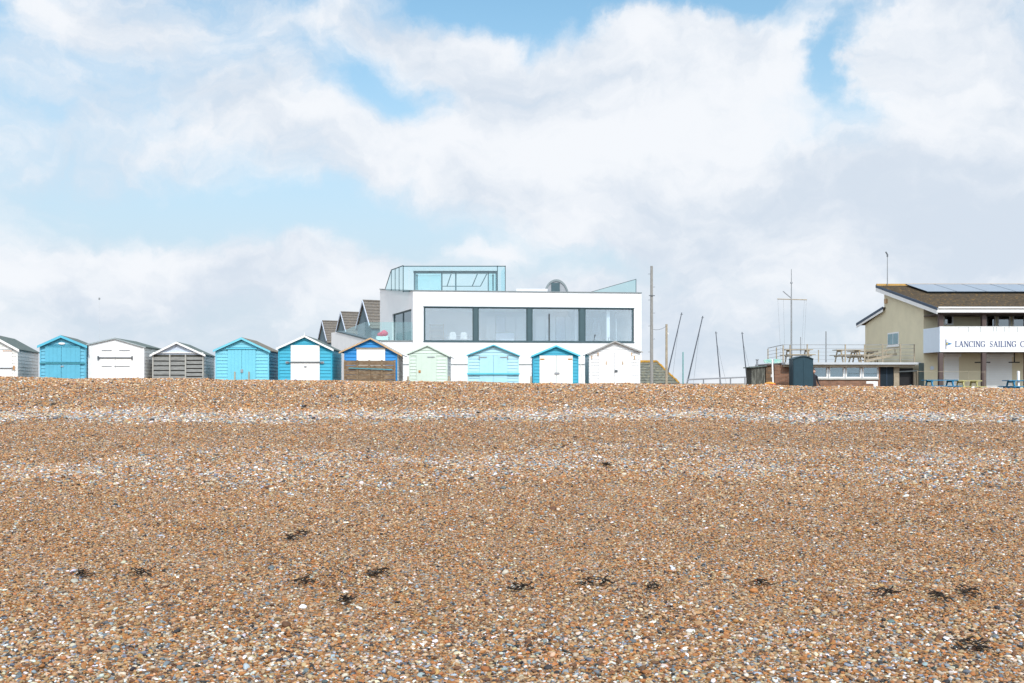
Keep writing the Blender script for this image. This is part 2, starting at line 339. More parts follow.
def pebbles():
    P = []; S = []; Cc = []; Ro = []
    pal = np.array([(.42, .178, .055), (.44, .250, .115), (.50, .345, .205), (.63, .53, .41), (.16, .078, .038), (.15, .18, .205), (.33, .38, .42), (.80, .79, .77), (.035, .035, .037)])
    wf = np.array([.28, .24, .16, .06, .14, .04, .02, .014, .055]); wc = np.array([.23, .19, .14, .09, .12, .07, .05, .045, .065])
    def add(y0, y1, size, dens, coarse, spread=.3, edge=1.0, dz=0.0, wgt=None):
        # y0..y1 ring of the beach inside the view plus a margin
        hw = lambda y: y*.5144*1.10+1.6
        area = (hw(y0)+hw(y1))*(y1-y0); n = int(area*dens)
        y = rng.uniform(y0, y1, int(n*1.4)); keep = rng.uniform(0, 1, len(y)) < hw(y)/hw(y1); y = y[keep][:n]
        x = rng.uniform(-1, 1, len(y))*hw(y)
        # patchy: keep by soft noise
        pn = .5+.25*np.sin(x*.7+y*1.9+size*90)+.25*np.sin(x*1.9-y*.8+size*40)
        if edge < 1:
            mid, half = (y0+y1)/2-(.08*x if y0 > 24 else 0), (y1-y0)/2
            off = half*(.22*np.sin(x*.33+1)+.15*np.sin(x*.9+y0))
            pn = pn*np.exp(-((y-mid-off)/(half*.62))**2)*1.35
            edge = 0
        k = rng.uniform(0, 1, len(y)) < (edge+(1-edge)*pn); x = x[k]; y = y[k]; m = len(x)
        s = size*np.exp(rng.normal(0, spread, m)).clip(.45, 2.3)
        e = np.stack([s*rng.uniform(.95, 1.35, m), s*rng.uniform(.7, 1.0, m), s*rng.uniform(.38, .68, m)], 1)/2
        z = gz(x, y)+e[:, 2]*rng.uniform(-.1, .9, m)+dz
        w = (np.array([.12, .13, .14, .13, .06, .17, .16, .06, .04]) if coarse == 'pale' else wc) if coarse else wf
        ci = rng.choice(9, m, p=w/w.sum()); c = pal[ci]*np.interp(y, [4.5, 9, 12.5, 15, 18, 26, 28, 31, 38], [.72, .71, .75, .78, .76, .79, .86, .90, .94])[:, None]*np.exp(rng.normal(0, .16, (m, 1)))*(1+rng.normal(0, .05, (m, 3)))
        P.append(np.stack([x, y, z], 1)); S.append(e); Cc.append(c.clip(.02, .88))
        Ro.append(np.stack([rng.normal(0, .28, m), rng.normal(0, .28, m), rng.uniform(0, 6.28, m)], 1))
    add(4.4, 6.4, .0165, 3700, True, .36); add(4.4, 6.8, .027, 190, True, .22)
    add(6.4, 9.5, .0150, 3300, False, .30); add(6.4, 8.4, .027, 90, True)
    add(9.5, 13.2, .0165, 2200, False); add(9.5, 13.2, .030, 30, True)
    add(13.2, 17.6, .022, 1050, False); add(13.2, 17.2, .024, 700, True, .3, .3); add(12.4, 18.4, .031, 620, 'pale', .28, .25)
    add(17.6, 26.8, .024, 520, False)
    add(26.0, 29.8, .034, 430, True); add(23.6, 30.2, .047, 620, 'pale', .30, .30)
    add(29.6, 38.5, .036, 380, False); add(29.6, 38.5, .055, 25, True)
    P = np.concatenate(P).astype(np.float32); S = np.concatenate(S).astype(np.float32); Cc = np.concatenate(Cc).astype(np.float32); Ro = np.concatenate(Ro).astype(np.float32)
    n = len(P); print('pebbles', n)
    me = bpy.data.meshes.new('beach_pebbles'); me.vertices.add(n); me.vertices.foreach_set('co', P.ravel())
    for nm, arr in (('psize', S), ('pcol', Cc), ('prot', Ro)):
        a = me.attributes.new(nm, 'FLOAT_VECTOR', 'POINT'); a.data.foreach_set('vector', arr.ravel())
    o = bpy.data.objects.new('beach_pebbles', me); C.objects.link(o)
    o['kind'] = 'stuff'; o['label'] = 'loose tan, cream and grey shingle covering the beach'; o['category'] = 'pebbles'
    m = bpy.data.materials.new('pebble'); m.use_nodes = True; nt = m.node_tree; b = nt.nodes['Principled BSDF']
    at = nt.nodes.new('ShaderNodeAttribute'); at.attribute_type = 'INSTANCER'; at.attribute_name = 'pcol'
    tc = nt.nodes.new('ShaderNodeTexCoord'); nn = nt.nodes.new('ShaderNodeTexNoise'); nn.inputs['Scale'].default_value = 2.2; nn.inputs['Detail'].default_value = 5; nt.links.new(tc.outputs['Object'], nn.inputs[0])
    mr = nt.nodes.new('ShaderNodeMapRange'); mr.inputs['To Min'].default_value = .65; mr.inputs['To Max'].default_value = 1.35; nt.links.new(nn.outputs['Fac'], mr.inputs[0])
    vs = nt.nodes.new('ShaderNodeVectorMath'); vs.operation = 'SCALE'; nt.links.new(at.outputs['Vector'], vs.inputs[0]); nt.links.new(mr.outputs[0], vs.inputs['Scale'])
    nt.links.new(vs.outputs[0], b.inputs['Base Color']); b.inputs['Roughness'].default_value = .6; b.inputs['Specular IOR Level'].default_value = .3
    g = bpy.data.node_groups.new('scatter_pebbles', 'GeometryNodeTree')
    g.interface.new_socket('Geometry', in_out='INPUT', socket_type='NodeSocketGeometry'); g.interface.new_socket('Geometry', in_out='OUTPUT', socket_type='NodeSocketGeometry')
    N = g.nodes; L = g.links
    gi = N.new('NodeGroupInput'); go = N.new('NodeGroupOutput')
    gj = N.new('GeometryNodeGeometryToInstance')
    for k in range(4):
        ico = N.new('GeometryNodeMeshIcoSphere'); ico.inputs['Radius'].default_value = 1; ico.inputs['Subdivisions'].default_value = 2
        nz = N.new('ShaderNodeTexNoise'); nz.noise_dimensions = '4D'; nz.inputs['W'].default_value = k*7.3; nz.inputs['Scale'].default_value = .9; nz.inputs['Detail'].default_value = 1
        sub = N.new('ShaderNodeVectorMath'); sub.operation = 'SUBTRACT'; L.new(nz.outputs['Color'], sub.inputs[0]); sub.inputs[1].default_value = (.5, .5, .5)
        sc = N.new('ShaderNodeVectorMath'); sc.operation = 'SCALE'; L.new(sub.outputs[0], sc.inputs[0]); sc.inputs['Scale'].default_value = 1.1
        sp = N.new('GeometryNodeSetPosition'); L.new(ico.outputs['Mesh'], sp.inputs['Geometry']); L.new(sc.outputs[0], sp.inputs['Offset'])
        ss = N.new('GeometryNodeSetShadeSmooth'); L.new(sp.outputs[0], ss.inputs[0])
        sm = N.new('GeometryNodeSetMaterial'); sm.inputs['Material'].default_value = m; L.new(ss.outputs[0], sm.inputs[0])
        L.new(sm.outputs[0], gj.inputs[0])
    def attr(nm):
        a = N.new('GeometryNodeInputNamedAttribute'); a.data_type = 'FLOAT_VECTOR'; a.inputs['Name'].default_value = nm; return a.outputs[0]
    ip = N.new('GeometryNodeInstanceOnPoints'); L.new(gi.outputs[0], ip.inputs['Points']); L.new(gj.outputs[0], ip.inputs['Instance']); ip.inputs['Pick Instance'].default_value = True
    L.new(attr('psize'), ip.inputs['Scale'])
    er = N.new('FunctionNodeEulerToRotation'); L.new(attr('prot'), er.inputs[0]); L.new(er.outputs[0], ip.inputs['Rotation'])
    L.new(ip.outputs[0], go.inputs[0])
    me.materials.append(m)
    md = o.modifiers.new('scatter', 'NODES'); md.node_group = g
pebbles()

# ------------------------------------------------------------------ beach huts
def hut(name, label, lpx, rpx, D, vpx, peak, eaveL, eaveR, wallc, gablec, sidec, roofc, bargec, depth=3.2, pitch=.13, base=0, ovh=.14, bargew=.10, feats=(), roof_t=.035, ovx=.07, siding=True):
    a = math.atan((vpx-512)/F); rz = -a; k = (rpx-512)/F; Lx = X(lpx, D)
    cr, sr = math.cos(rz), math.sin(rz)
    w = (k*D-Lx)/(cr-k*sr)
    cz = float(gz(Lx+w/2*cr, D+.3))-.25
    org = Vector((Lx+w/2*cr, D+w/2*sr, cz))
    t = thing(name, label, 'beach hut', org, rz, 'wooden beach huts in a row along the crest')
    def loc(px, py):       # where a line of sight meets the plane of the front wall
        kk = (px-512)/F; s = (kk*org.y-org.x)/(cr-kk*sr); d = org.y+s*sr
        return s, Z(py, d)-cz
    xl, xr = -w/2, w/2
    px_, pz = loc(*peak); zl = loc(lpx, eaveL)[1]; zr = loc(rpx, eaveR)[1]; zt = roof_t
    pz -= zt; zl -= zt; zr -= zt
    def spanz(z):
        l = xl if z <= zl else xl+(px_-xl)*(z-zl)/(pz-zl)
        r = xr if z <= zr else xr+(px_-xr)*(z-zr)/(pz-zr)
        return l, r
    zs = list(np.arange(0, pz, pitch))
    for q in (min(zl, zr), max(zl, zr)): zs.append(q)
    zs = sorted(zs)+[pz]
    def clad(mb, lo, hi):
        for i in range(len(zs)-1):
            z0, z1 = max(zs[i], lo), min(zs[i+1], hi)
            if z1-z0 < .004: continue
            a0, b0 = spanz(z0); a1, b1 = spanz(z1)
            p = .032 if siding else .006
            mb.prism([(a0, -p, z0), (b0, -p, z0), (b1, -.004 if siding else -p, z1), (a1, -.004 if siding else -p, z1)], (0, .03, 0))
    zg = min(zl, zr)
    mb = MB(); clad(mb, 0, zg if gablec else pz); wl = mb.build('wall', wallc, t, world=False)
    if gablec: mb = MB(); clad(mb, zg, pz); mb.build('gable', gablec, t, world=False)
    mb = MB()
    for (xx, zz, sgn) in ((xl, zl, -1), (xr, zr, 1)):
        n = int(zz/pitch)+1
        for i in range(n):
            z0 = i*pitch; z1 = min(zz, z0+pitch)
            if z1-z0 < .01: continue
            mb.prism([(xx+sgn*.018, .03, z0), (xx+sgn*.003, .03, z1), (xx-sgn*.02, .03, z1), (xx-sgn*.02, .03, z0)], (0, depth-.03, 0))
    mb.prism([(xl, depth, 0), (xr, depth, 0), (xr, depth, zr), (px_, depth, pz), (xl, depth, zl)], (0, .02, 0))
    mb.build('side_wall', sidec, t, world=False)
    for sgn, xx, zz in ((-1, xl, zl), (1, xr, zr)):           # corner posts
        mb = MB(); mb.box(xx-(.035 if sgn > 0 else .012), xx+(.012 if sgn > 0 else .035), -.036, .03, 0, zz-.01); mb.build('corner_post', wallc if not sgn else (wallc), t, world=False)
    # roof
    mb = MB()
    for xx, zz, sgn in ((xl, zl, -1), (xr, zr, 1)):
        sl = (pz-zz)/abs(xx-px_); ex = xx+sgn*ovx; ez = zz-sl*ovx
        mb.prism([(px_, -ovh, pz+.004), (ex, -ovh, ez+.004), (ex, -ovh, ez+zt), (px_, -ovh, pz+zt)], (0, depth+ovh+.12, 0))
    mb.build('roof', roofc, t, world=False)
    for xx, zz, sgn in ((xl, zl, -1), (xr, zr, 1)):
        sl = (pz-zz)/abs(xx-px_); ex = xx+sgn*(ovx+.01); ez = zz-sl*(ovx+.01)
        mb = MB(); mb.prism([(px_, -ovh-.022, pz+zt-.006), (ex, -ovh-.022, ez+zt-.006), (ex, -ovh-.022, ez+zt-bargew), (px_, -ovh-.022, pz+zt-bargew)], (0, .02, 0))
        mb.build('bargeboard', bargec, t, world=False)
    parts = {}
    for f in feats:
        kind = f[0]; m = f[1]; x0, y0, x1, y1 = f[2:6]; thick = f[6]; opt = f[7] if len(f) > 7 else {}
        s0, z1 = loc(x0, y0); s1, z0 = loc(x1, y1)
        mb = MB(); yb = (-.030 if siding else -.012)-opt.get('off', 0)
        if opt.get('boards'):
            nb = max(2, int(round((s1-s0)/opt['boards']))); bw = (s1-s0)/nb
            for i in range(nb): mb.box(s0+i*bw+.004, s0+(i+1)*bw-.004, yb-thick, yb, max(z0, .0), z1)
            mb.box(s0, s1, yb-thick+.008, yb+.002, max(z0, .0)+.002, z1-.003)
        elif opt.get('rows'):
            nb = max(2, int(round((z1-max(z0, 0))/opt['rows']))); bh = (z1-max(z0, 0))/nb
            for i in range(nb):
                zz = max(z0, 0)+i*bh; mb.prism([(s0, yb-thick, zz), (s0, yb-thick+.015, zz+bh-.045), (s0, yb, zz+bh-.045), (s0, yb, zz)], (s1-s0, 0, 0))
        elif opt.get('disc'):
            cx, cz_, rx, rz_ = (s0+s1)/2, (z0+z1)/2, (s1-s0)/2, (z1-z0)/2
            mb.prism([(cx+rx*math.cos(q*math.pi/8), yb-thick, cz_+rz_*math.sin(q*math.pi/8)) for q in range(16)], (0, thick, 0))
        else: mb.box(s0, s1, yb-thick, yb, max(z0, .0), z1)
        par = parts.get(opt.get('of'), t)
        o = mb.build(kind, m, par, world=False); parts.setdefault(opt.get('id', kind), o)
    return t, loc, cz
m = M_
hut('beach_hut', 'white hut cut off by the left frame edge, with an iron door bar', -36, 17.5, 37.0, 215, (-9.5, 333.5), 348, 348.2, m['white_weathered'], None, m['white_weathered'], m['felt_green'], m['trim_white'], depth=4.6,
    feats=[('door', m['white_paint'], -30, 349.5, 12, 379, .025, {'boards': .16}), ('hinge', m['rust'], 3, 350.5, 12, 351.3, .012, {'off': .026, 'of': 'door'}), ('locking_bar', m['iron'], -34, 367.6, 15, 368.6, .03, {'off': .03}), ('bracket', m['rust'], 13.6, 365.5, 15.2, 369.8, .02, {'off': .062})])
hut('beach_hut', 'sky blue hut with stacked double doors and a small white plaque in its gable', 40.2, 85.5, 37.6, 265, (61.5, 335.2), 344.6, 344.8, m['cyan'], None, m['cyan'], m['felt_green'], m['cyan_barge'],
    feats=[('door', m['cyan'], 45.5, 347, 61.4, 362, .03, {'boards': .15}), ('door', m['cyan'], 61.8, 347, 80.5, 362, .03, {'boards': .15}), ('door', m['cyan'], 45.5, 364.2, 61.4, 382, .03, {'boards': .15}), ('door', m['cyan'], 61.8, 364.2, 80.5, 382, .03, {'boards': .15}),
           ('crossbar', m['teal_bar'], 40, 362.4, 85.3, 363.8, .07), ('lintel', m['cyan_barge'], 44.5, 345.9, 81, 346.9, .05), ('padlock', m['grey_iron'], 61, 365.6, 64, 367, .02, {'off': .031}), ('plaque', m['trim_white'], 58.6, 342.4, 65.4, 344.6, .03, {'disc': 1})])
hut('beach_hut', 'broad plain white hut with three rows of dark iron straps', 88.6, 144, 38.3, 385, (115, 337.8), 343.6, 346.2, m['white_paint'], None, m['white_weathered'], m['felt_green'], m['grey_trim'], bargew=.05, siding=False, ovh=.06,
    feats=[('door', m['door_white'], 100.5, 346.5, 115.4, 384, .02), ('door', m['door_white'], 115.8, 346.5, 133, 384, .02), ('hinge', m['grey_iron'], 102, 349.9, 112, 350.8, .02, {'off': .021}), ('hinge', m['grey_iron'], 119.5, 349.9, 130, 350.8, .02, {'off': .021}),
           ('locking_bar', m['iron'], 98.5, 357.2, 133, 358.5, .03, {'off': .021}), ('bracket', m['iron'], 97.8, 356, 99.2, 360, .03, {'off': .021}), ('bracket', m['iron'], 131.8, 356, 133, 360, .03, {'off': .021}),
           ('hinge', m['grey_iron'], 102, 365.8, 112, 366.6, .02, {'off': .021}), ('hinge', m['grey_iron'], 114.5, 365.8, 130, 366.6, .02, {'off': .021})])
t, loc, cz = hut('beach_hut', 'unpainted grey plank fronted hut with white gable boards, boarded in three panels', 152.5, 203.8, 38.8, 345, (177, 341.6), 353.6, 353.6, m['old_wood_dark'], m['lavender'], m['white_weathered'], m['felt_green'], m['trim_white'], bargew=.085, siding=False,
    feats=[('plank_panel', m['old_wood'], 153.8, 355.8, 169.3, 384, .045, {'rows': .17}), ('plank_panel', m['old_wood'], 170.7, 355.8, 185, 384, .045, {'rows': .17}), ('plank_panel', m['old_wood'], 186.4, 355.8, 202.6, 384, .045, {'rows': .17}),
           ('batten', m['batten_grey'], 152.5, 354.5, 153.8, 384, .06), ('batten', m['batten_grey'], 169.4, 354.5, 170.7, 384, .07), ('batten', m['batten_grey'], 185.1, 354.5, 186.4, 384, .07), ('batten', m['batten_grey'], 202.6, 354.5, 203.8, 384, .06), ('rail', m['trim_white'], 153, 352.2, 203.4, 353.3, .05)])
hut('beach_hut', 'light aqua hut with a matching aqua door and a brown felt roof', 215.8, 268.8, 39.2, 430, (242, 337.3), 349, 349.8, m['aqua'], None, m['cyan'], m['felt_brown'], m['aqua'], bargew=.09,
    feats=[('door', m['aqua'], 228, 349.5, 241.8, 384, .03, {'boards': .13}), ('door', m['aqua'], 242.2, 349.5, 255.8, 384, .03, {'boards': .13}), ('lintel', m['aqua_trim'], 226.5, 348.2, 257, 349.2, .07), ('handle', m['grey_iron'], 241, 369.4, 243.4, 372.6, .03, {'off': .031, 'of': 'door'}),
           ('prop', m['post_wood'], 234.7, 371.6, 235.9, 384, .05, {'off': .031}), ('prop', m['post_wood'], 248.8, 371.6, 250, 384, .05, {'off': .031})])
t, loc, cz = hut('beach_hut', 'turquoise hut with bright white bargeboards, a finial and a tall white door', 278.6, 332, 39.2, 455, (305, 335.2), 347, 348.2, m['turq'], None, m['turq'], m['felt_green'], m['trim_white'], bargew=.085,
    feats=[('door', m['door_white'], 291, 345.2, 319.8, 361.6, .03), ('door', m['door_white'], 291, 361.9, 319.8, 384, .03), ('locking_bar', m['iron'], 286.8, 362, 323, 362.8, .03, {'off': .04}), ('bracket', m['grey_iron'], 286, 361.5, 289, 363.4, .03, {'off': .03}), ('bracket', m['grey_iron'], 320.8, 361.5, 324.2, 363.4, .03, {'off': .03}), ('padlock', m['grey_iron'], 304.4, 366, 306.8, 367.2, .03, {'off': .03})])
s, z = loc(305, 335.2); mb = MB(); mb.tube((s, -.16, z-.08), (s, -.16, z+.10), .02, .008); mb.build('finial', m['trim_white'], t, world=False)
t, loc, cz = hut('beach_hut', 'royal blue hut with tan bargeboards and a short white door above brown boards', 344.6, 397, 39.8, 475, (370.8, 337.6), 349.5, 352, m['royal'], None, m['white_weathered'], m['felt_grey'], m['tan_wood'], bargew=.07, ovx=.2,
    feats=[('door', m['door_white'], 356.8, 349, 385.2, 384, .02), ('lintel', m['post_wood'], 355.8, 347.8, 386.2, 348.8, .06)])
# board barrier in front of it
D = 39.4; mb = MB(); bz = float(gz(X(370, D), D))-.2; z1 = Z(360.6, D)
for i in range(6): 
    a_, b_ = X(344, D), X(395.6, D); h = (z1-bz)/6; mb.box(a_+random.uniform(0, .02), b_-random.uniform(0, .03), D-.03-.004*(i % 2), D, bz+i*h+.008, bz+(i+1)*h-.006)
br_ = thing('board_barrier', 'low brown timber barrier with a thin teal rail before the royal blue hut', 'barrier', (X(370, D), D, bz))
mb.build('board_panel', m['brown_wood'], br_)
for p in (345, 357.5, 369.5, 382, 394.8):
    mb = MB(); mb.box(X(p, D)-.035, X(p, D)+.035, D-.075, D-.036, bz, z1+.02); mb.build('batten', m['brown_wood'], br_)
mb = MB(); mb.bar((X(349, D), D-.10, Z(368, D)), (X(392.5, D), D-.10, Z(369.6, D)), .03, .035); mb.build('rail', m['teal_bar'], br_)
hut('beach_hut', 'small pale green hut standing apart, with a low padlocked door', 409.2, 447.2, 40.6, 495, (427.5, 344.8), 352.6, 354.6, m['pale_green'], None, m['white_weathered'], m['felt_brown'], m['pale_green'], bargew=.05, ovx=.12, ovh=.08,
    feats=[('door', m['pale_green'], 416.5, 354.4, 436.5, 384.5, .03, {'boards': .2}), ('hinge', m['grey_iron'], 427.5, 356.6, 434.8, 357.5, .02, {'off': .03, 'of': 'door'}), ('padlock', m['rust'], 418.7, 370.3, 420.8, 372.6, .03, {'off': .03, 'of': 'door'})])
hut('beach_hut', 'pale ice blue hut in front of the villa, with a turquoise crossbar right across it', 468, 518.6, 40.3, 505, (493.6, 344.6), 354.4, 354.8, m['pale_aqua'], None, m['pale_aqua'], m['felt_green'], m['pale_aqua_trim'], bargew=.045, ovx=.05,
    feats=[('door', m['pale_aqua'], 479.6, 355.4, 493.3, 384.5, .03, {'boards': .2}), ('door', m['pale_aqua'], 493.7, 355.4, 507.4, 384.5, .03, {'boards': .2}), ('hinge', m['grey_iron'], 479.2, 356.8, 487, 357.6, .02, {'off': .03}), ('hinge', m['grey_iron'], 500, 356.8, 508, 357.6, .02, {'off': .03}), ('hinge_pin', m['grey_iron'], 479, 355.8, 479.8, 359, .03, {'off': .03}), ('hinge_pin', m['grey_iron'], 507.3, 355.8, 508.1, 359, .03, {'off': .03}), ('crossbar', m['pale_aqua_trim'], 467, 373, 519.6, 374.6, .08, {'off': .02})])
hut('beach_hut', 'turquoise hut with a turquoise roof edge and wide white doors rust-stained at the top corners', 533.2, 578.2, 40.3, 515, (556, 345.2), 354.8, 354.4, m['turq'], None, m['turq'], m['aqua_trim'], m['aqua_trim'], bargew=.07,
    feats=[('door', m['door_stained'], 539.6, 355.6, 556, 384.5, .03), ('door', m['door_stained'], 556.4, 355.6, 572.6, 384.5, .03), ('hinge', m['rust'], 540, 358.6, 544.5, 359.8, .015, {'off': .03}), ('hinge', m['rust'], 567.8, 358.6, 572.2, 359.8, .015, {'off': .03}), ('padlock', m['grey_iron'], 554.4, 372.4, 559.4, 374.4, .03, {'off': .03})])
hut('beach_hut', 'white hut with a pale grey felt roof, last in the row beside the tall pole', 589.6, 639.8, 39.8, 530, (614.6, 340.8), 352.2, 350.6, m['white_paint'], None, m['white_weathered'], m['felt_grey'], m['felt_grey'], bargew=.06, ovx=.1,
    feats=[('door', m['white_paint'], 598.6, 352.4, 614.3, 384.5, .03, {'boards': .2}), ('door', m['white_paint'], 614.8, 352.4, 631, 384.5, .03, {'boards': .2}), ('handle', m['tan_wood'], 605.8, 361.4, 606.6, 364.6, .03, {'off': .03}), ('handle', m['tan_wood'], 622.2, 361.4, 623, 364.6, .03, {'off': .03}), ('padlock', m['iron'], 614.4, 370, 617.4, 372.2, .03, {'off': .03}),
           ('hinge', m['tan_wood'], 597.5, 352.5, 598.4, 355.5, .02, {'off': .01}), ('hinge', m['tan_wood'], 631, 352.5, 632, 355.5, .02, {'off': .01}), ('bracket', m['tan_wood'], 591.2, 355.5, 592.2, 358.8, .02, {'off': .01}), ('bracket', m['tan_wood'], 634, 355.5, 635, 359.5, .02, {'off': .01})])
for px_, lab in ((408, 'short tan post left of the pale green hut'), (449, 'short tan post right of the pale green hut'), (531, 'short tan post left of the rust-stained white doors')):
    mb = MB(); x = X(px_, 40); g0 = float(gz(x, 40)); mb.box(x-.035, x+.035, 39.97, 40.04, g0-.1, Z(376.2, 40), None)
    tag(mb.build('wooden_post', m['post_wood'], bevel=.004), lab, 'post', 'short posts between the huts')

# ------------------------------------------------------------------ villa
GB = .5
A0 = W(413, 291, 62); B0 = W(641.5, 293.3, 63.6)
zt_ = A0.z; fx0, fy0, fx1, fy1 = A0.x, 62, B0.x, 63.6
ftop = (Z(291, 62)+Z(293.3, 63.6))/2
fd = Vector((fx1-fx0, fy1-fy0, 0)); fw = fd.length; fd.normalize(); fn = Vector((fd.y, -fd.x, 0))   # fn faces the camera
vr = math.atan2(fd.y, fd.x)
villa = thing('villa', 'large white modern villa with a long strip of windows and a glass roof terrace', 'house', (fx0, fy0, GB), vr)
def vloc(px, py):   # villa-local (u along front, z above GB)
    kk = (px-512)/F; s = (kk*fy0-fx0)/(fd.x-kk*fd.y); d = fy0+s*fd.y; return s, Z(py, d)-GB
top = ftop-GB; DEP = 9.0
# side wall direction: backs away to the left
sd = Vector(((380-512)/F*71-fx0, 71-fy0, 0)); SB = (Matrix.Rotation(-vr, 3, 'Z') @ sd); zback = Z(289.5, 71)-GB
panes = [(424.6, 473.4), (478.2, 527.2), (532, 579.6), (585, 633)]
wz0, wz1 = vloc(424.6, 341.2)[1], vloc(424.6, 306.8)[1]
u0 = vloc(423.6, 300)[0]; u1 = vloc(634, 300)[0]
mb = MB()
TH = .3
mb.box(0, fw, 0, TH, -.2, wz0-.02); mb.box(0, fw, 0, TH, wz1+.02, top)          # below and above the strip of windows
mb.box(0, u0, 0, TH, wz0-.02, wz1+.02); mb.box(u1, fw, 0, TH, wz0-.02, wz1+.02)
mb.build('front_wall', white, villa, world=False)
# left wall with its window opening (sloping parapet)
sp0 = Vector((0, .02, 0)); spv = Vector((SB.x, SB.y, 0)); sl_ = spv.length
def sp(t, z, off=0):
    n = Vector((-spv.y, spv.x, 0)).normalized(); return sp0+spv*t+n*off+Vector((0, 0, z))
def t_of(px):   # parameter along the side wall for a picture column
    kk = (px-512)/F; return (kk*fy0-fx0)/(sd.x-kk*sd.y)
ta, tb = t_of(411.4), t_of(392.2); tz0 = Z(341, 62)-GB; tz1 = Z(308.6, 62.2)-GB
ptop = lambda t: top+(zback-top)*t
mb = MB()
def side_slab(t0, t1, z0a, z0b, z1a, z1b): mb.prism([sp(t0, z0a), sp(t1, z0b), sp(t1, z1b), sp(t0, z1a)], sp(0, 0, -.28)-sp(0, 0, 0))
side_slab(.0, 1, -.2, -.2, tz0, tz0); side_slab(0, ta, tz0, tz0, ptop(0), ptop(ta)); side_slab(tb, 1, tz0, tz0, ptop(tb), ptop(1)); side_slab(ta, tb, tz1, tz1, ptop(ta), ptop(tb))
mb.build('side_wall', white, villa, world=False)
mb = MB(); bR = Vector((fw+SB.x, SB.y, 0))
mb.prism([(fw, .02, -.2), (fw, .02, top-.1), (fw+SB.x, SB.y, top-.1), (fw+SB.x, SB.y, -.2)], (-.28, 0, 0))
mb.prism([(SB.x, SB.y, -.2), (fw+SB.x, SB.y, -.2), (fw+SB.x, SB.y, top-.2), (SB.x, SB.y, top-.2)], (0, .25, 0)); mb.build('rear_wall', white, villa, world=False)
mb = MB(); mb.prism([(0.1, .1, top-.30), (fw-.1, .1, top-.30), (fw+SB.x-.1, SB.y, top-.30), (SB.x+.1, SB.y, top-.30)], (0, 0, .18)); mb.build('roof', m['coping'], villa, world=False)
mb = MB(); mb.box(-.04, fw+.02, -.05, TH+.04, top+.002, top+.06)
mb.prism([sp(0, top+.003, .05), sp(1, zback+.003, .05), sp(1, zback+.003, -.3), sp(0, top+.003, -.3)], (0, 0, .055)); mb.build('coping', m['coping'], villa, world=False)
# room behind the strip of windows
mb = MB(); rd = 5.2; rz0 = wz0-.25; rz1 = wz1+.12
mb.box(.4, fw-.4, rd, rd+.1, rz0, rz1); mb.box(.32, .4, TH, rd, rz0, rz1); mb.box(fw-.4, fw-.32, TH, rd, rz0, rz1); mb.box(.4, fw-.4, TH, rd, rz1, rz1+.08)
s_ = vloc(581, 300)[0]; mb.box(s_, s_+.12, 2.2, rd, rz0, rz1); mb.build('interior_wall', m['room'], villa, world=False)
mb = MB(); mb.box(.4, fw-.4, TH, rd, rz0-.1, rz0); mb.build('interior_floor', m['roomfloor'], villa, world=False)
for (a_, b_) in panes:
    s0, s1 = vloc(a_, 300)[0], vloc(b_, 300)[0]
    mb = MB(); e = .07
    for bx in ((s0-.02, s0+e-.02, wz0, wz1), (s1-e+.02, s1+.02, wz0, wz1), (s0+e-.02, s1-e+.02, wz0, wz0+e), (s0+e-.02, s1-e+.02, wz1-e, wz1)): mb.box(bx[0], bx[1], .06, .16, bx[2], bx[3])
    wf = mb.build('window', m['frame_dark'], villa, world=False)
    mb = MB(); mb.box(s0+.04, s1-.04, .10, .112, wz0+.06, wz1-.06); mb.build('pane', G_room, wf, world=False)
for i in range(3):
    s0, s1 = vloc(panes[i][1], 300)[0], vloc(panes[i+1][0], 300)[0]
    mb = MB(); mb.box(s0+.03, s1-.03, .03, .2, wz0, wz1); mb.build('mullion', m['frame_dark'], villa, world=False)
mb = MB(); mb.box(u0-.02, u1+.02, -.03, .055, wz0-.06, wz0+.01); mb.build('sill', m['frame_dark'], villa, world=False)
mb = MB(); mb.box(u0-.02, u1+.02, -.02, .055, wz1-.01, wz1+.04); mb.build('head_trim', m['frame_dark'], villa, world=False)
# side window
mb = MB()
nrm = (sp(0, 0, 1)-sp(0, 0, 0)).normalized()
for t0, t1 in ((ta, ta+.02), ((ta+tb)/2-.01, (ta+tb)/2+.01), (tb-.02, tb)): mb.prism([sp(t0, tz0, -.1), sp(t1, tz0, -.1), sp(t1, tz1, -.1), sp(t0, tz1, -.1)], -nrm*.06)
mb.prism([sp(ta, tz1-.08, -.1), sp(tb, tz1-.08, -.1), sp(tb, tz1, -.1), sp(ta, tz1, -.1)], -nrm*.08)
sw = mb.build('side_window', m['frame_dark'], villa, world=False)
mb = MB(); mb.prism([sp(ta, tz0, -.13), sp(tb, tz0, -.13), sp(tb, tz1, -.13), sp(ta, tz1, -.13)], -nrm*.01); mb.build('pane', G_room, sw, world=False)

# things seen through the glass
def vw(px, dep, z): s = vloc(px, 300)[0]; return ROOT[villa.name] @ Vector((s, dep, z+0))
def ibox(name, mm, px0, px1, dep, py0, py1, th, label, cat):
    # py measured at that depth
    a_ = vw(px0, dep, 0); b_ = vw(px1, dep, 0); f0 = a_.y/fy0
    kx = (px0-512)/F; 
    mb = MB(); d_ = a_.y; x0 = X(px0, d_); x1 = X(px1, d_); mb.box(x0, x1, d_, d_+th, Z(py1, d_), Z(py0, d_)); return tag(mb.build(name, mm, bevel=.01), label, cat)
rzW = rz0+GB
def rest(o_bottom_py): return None
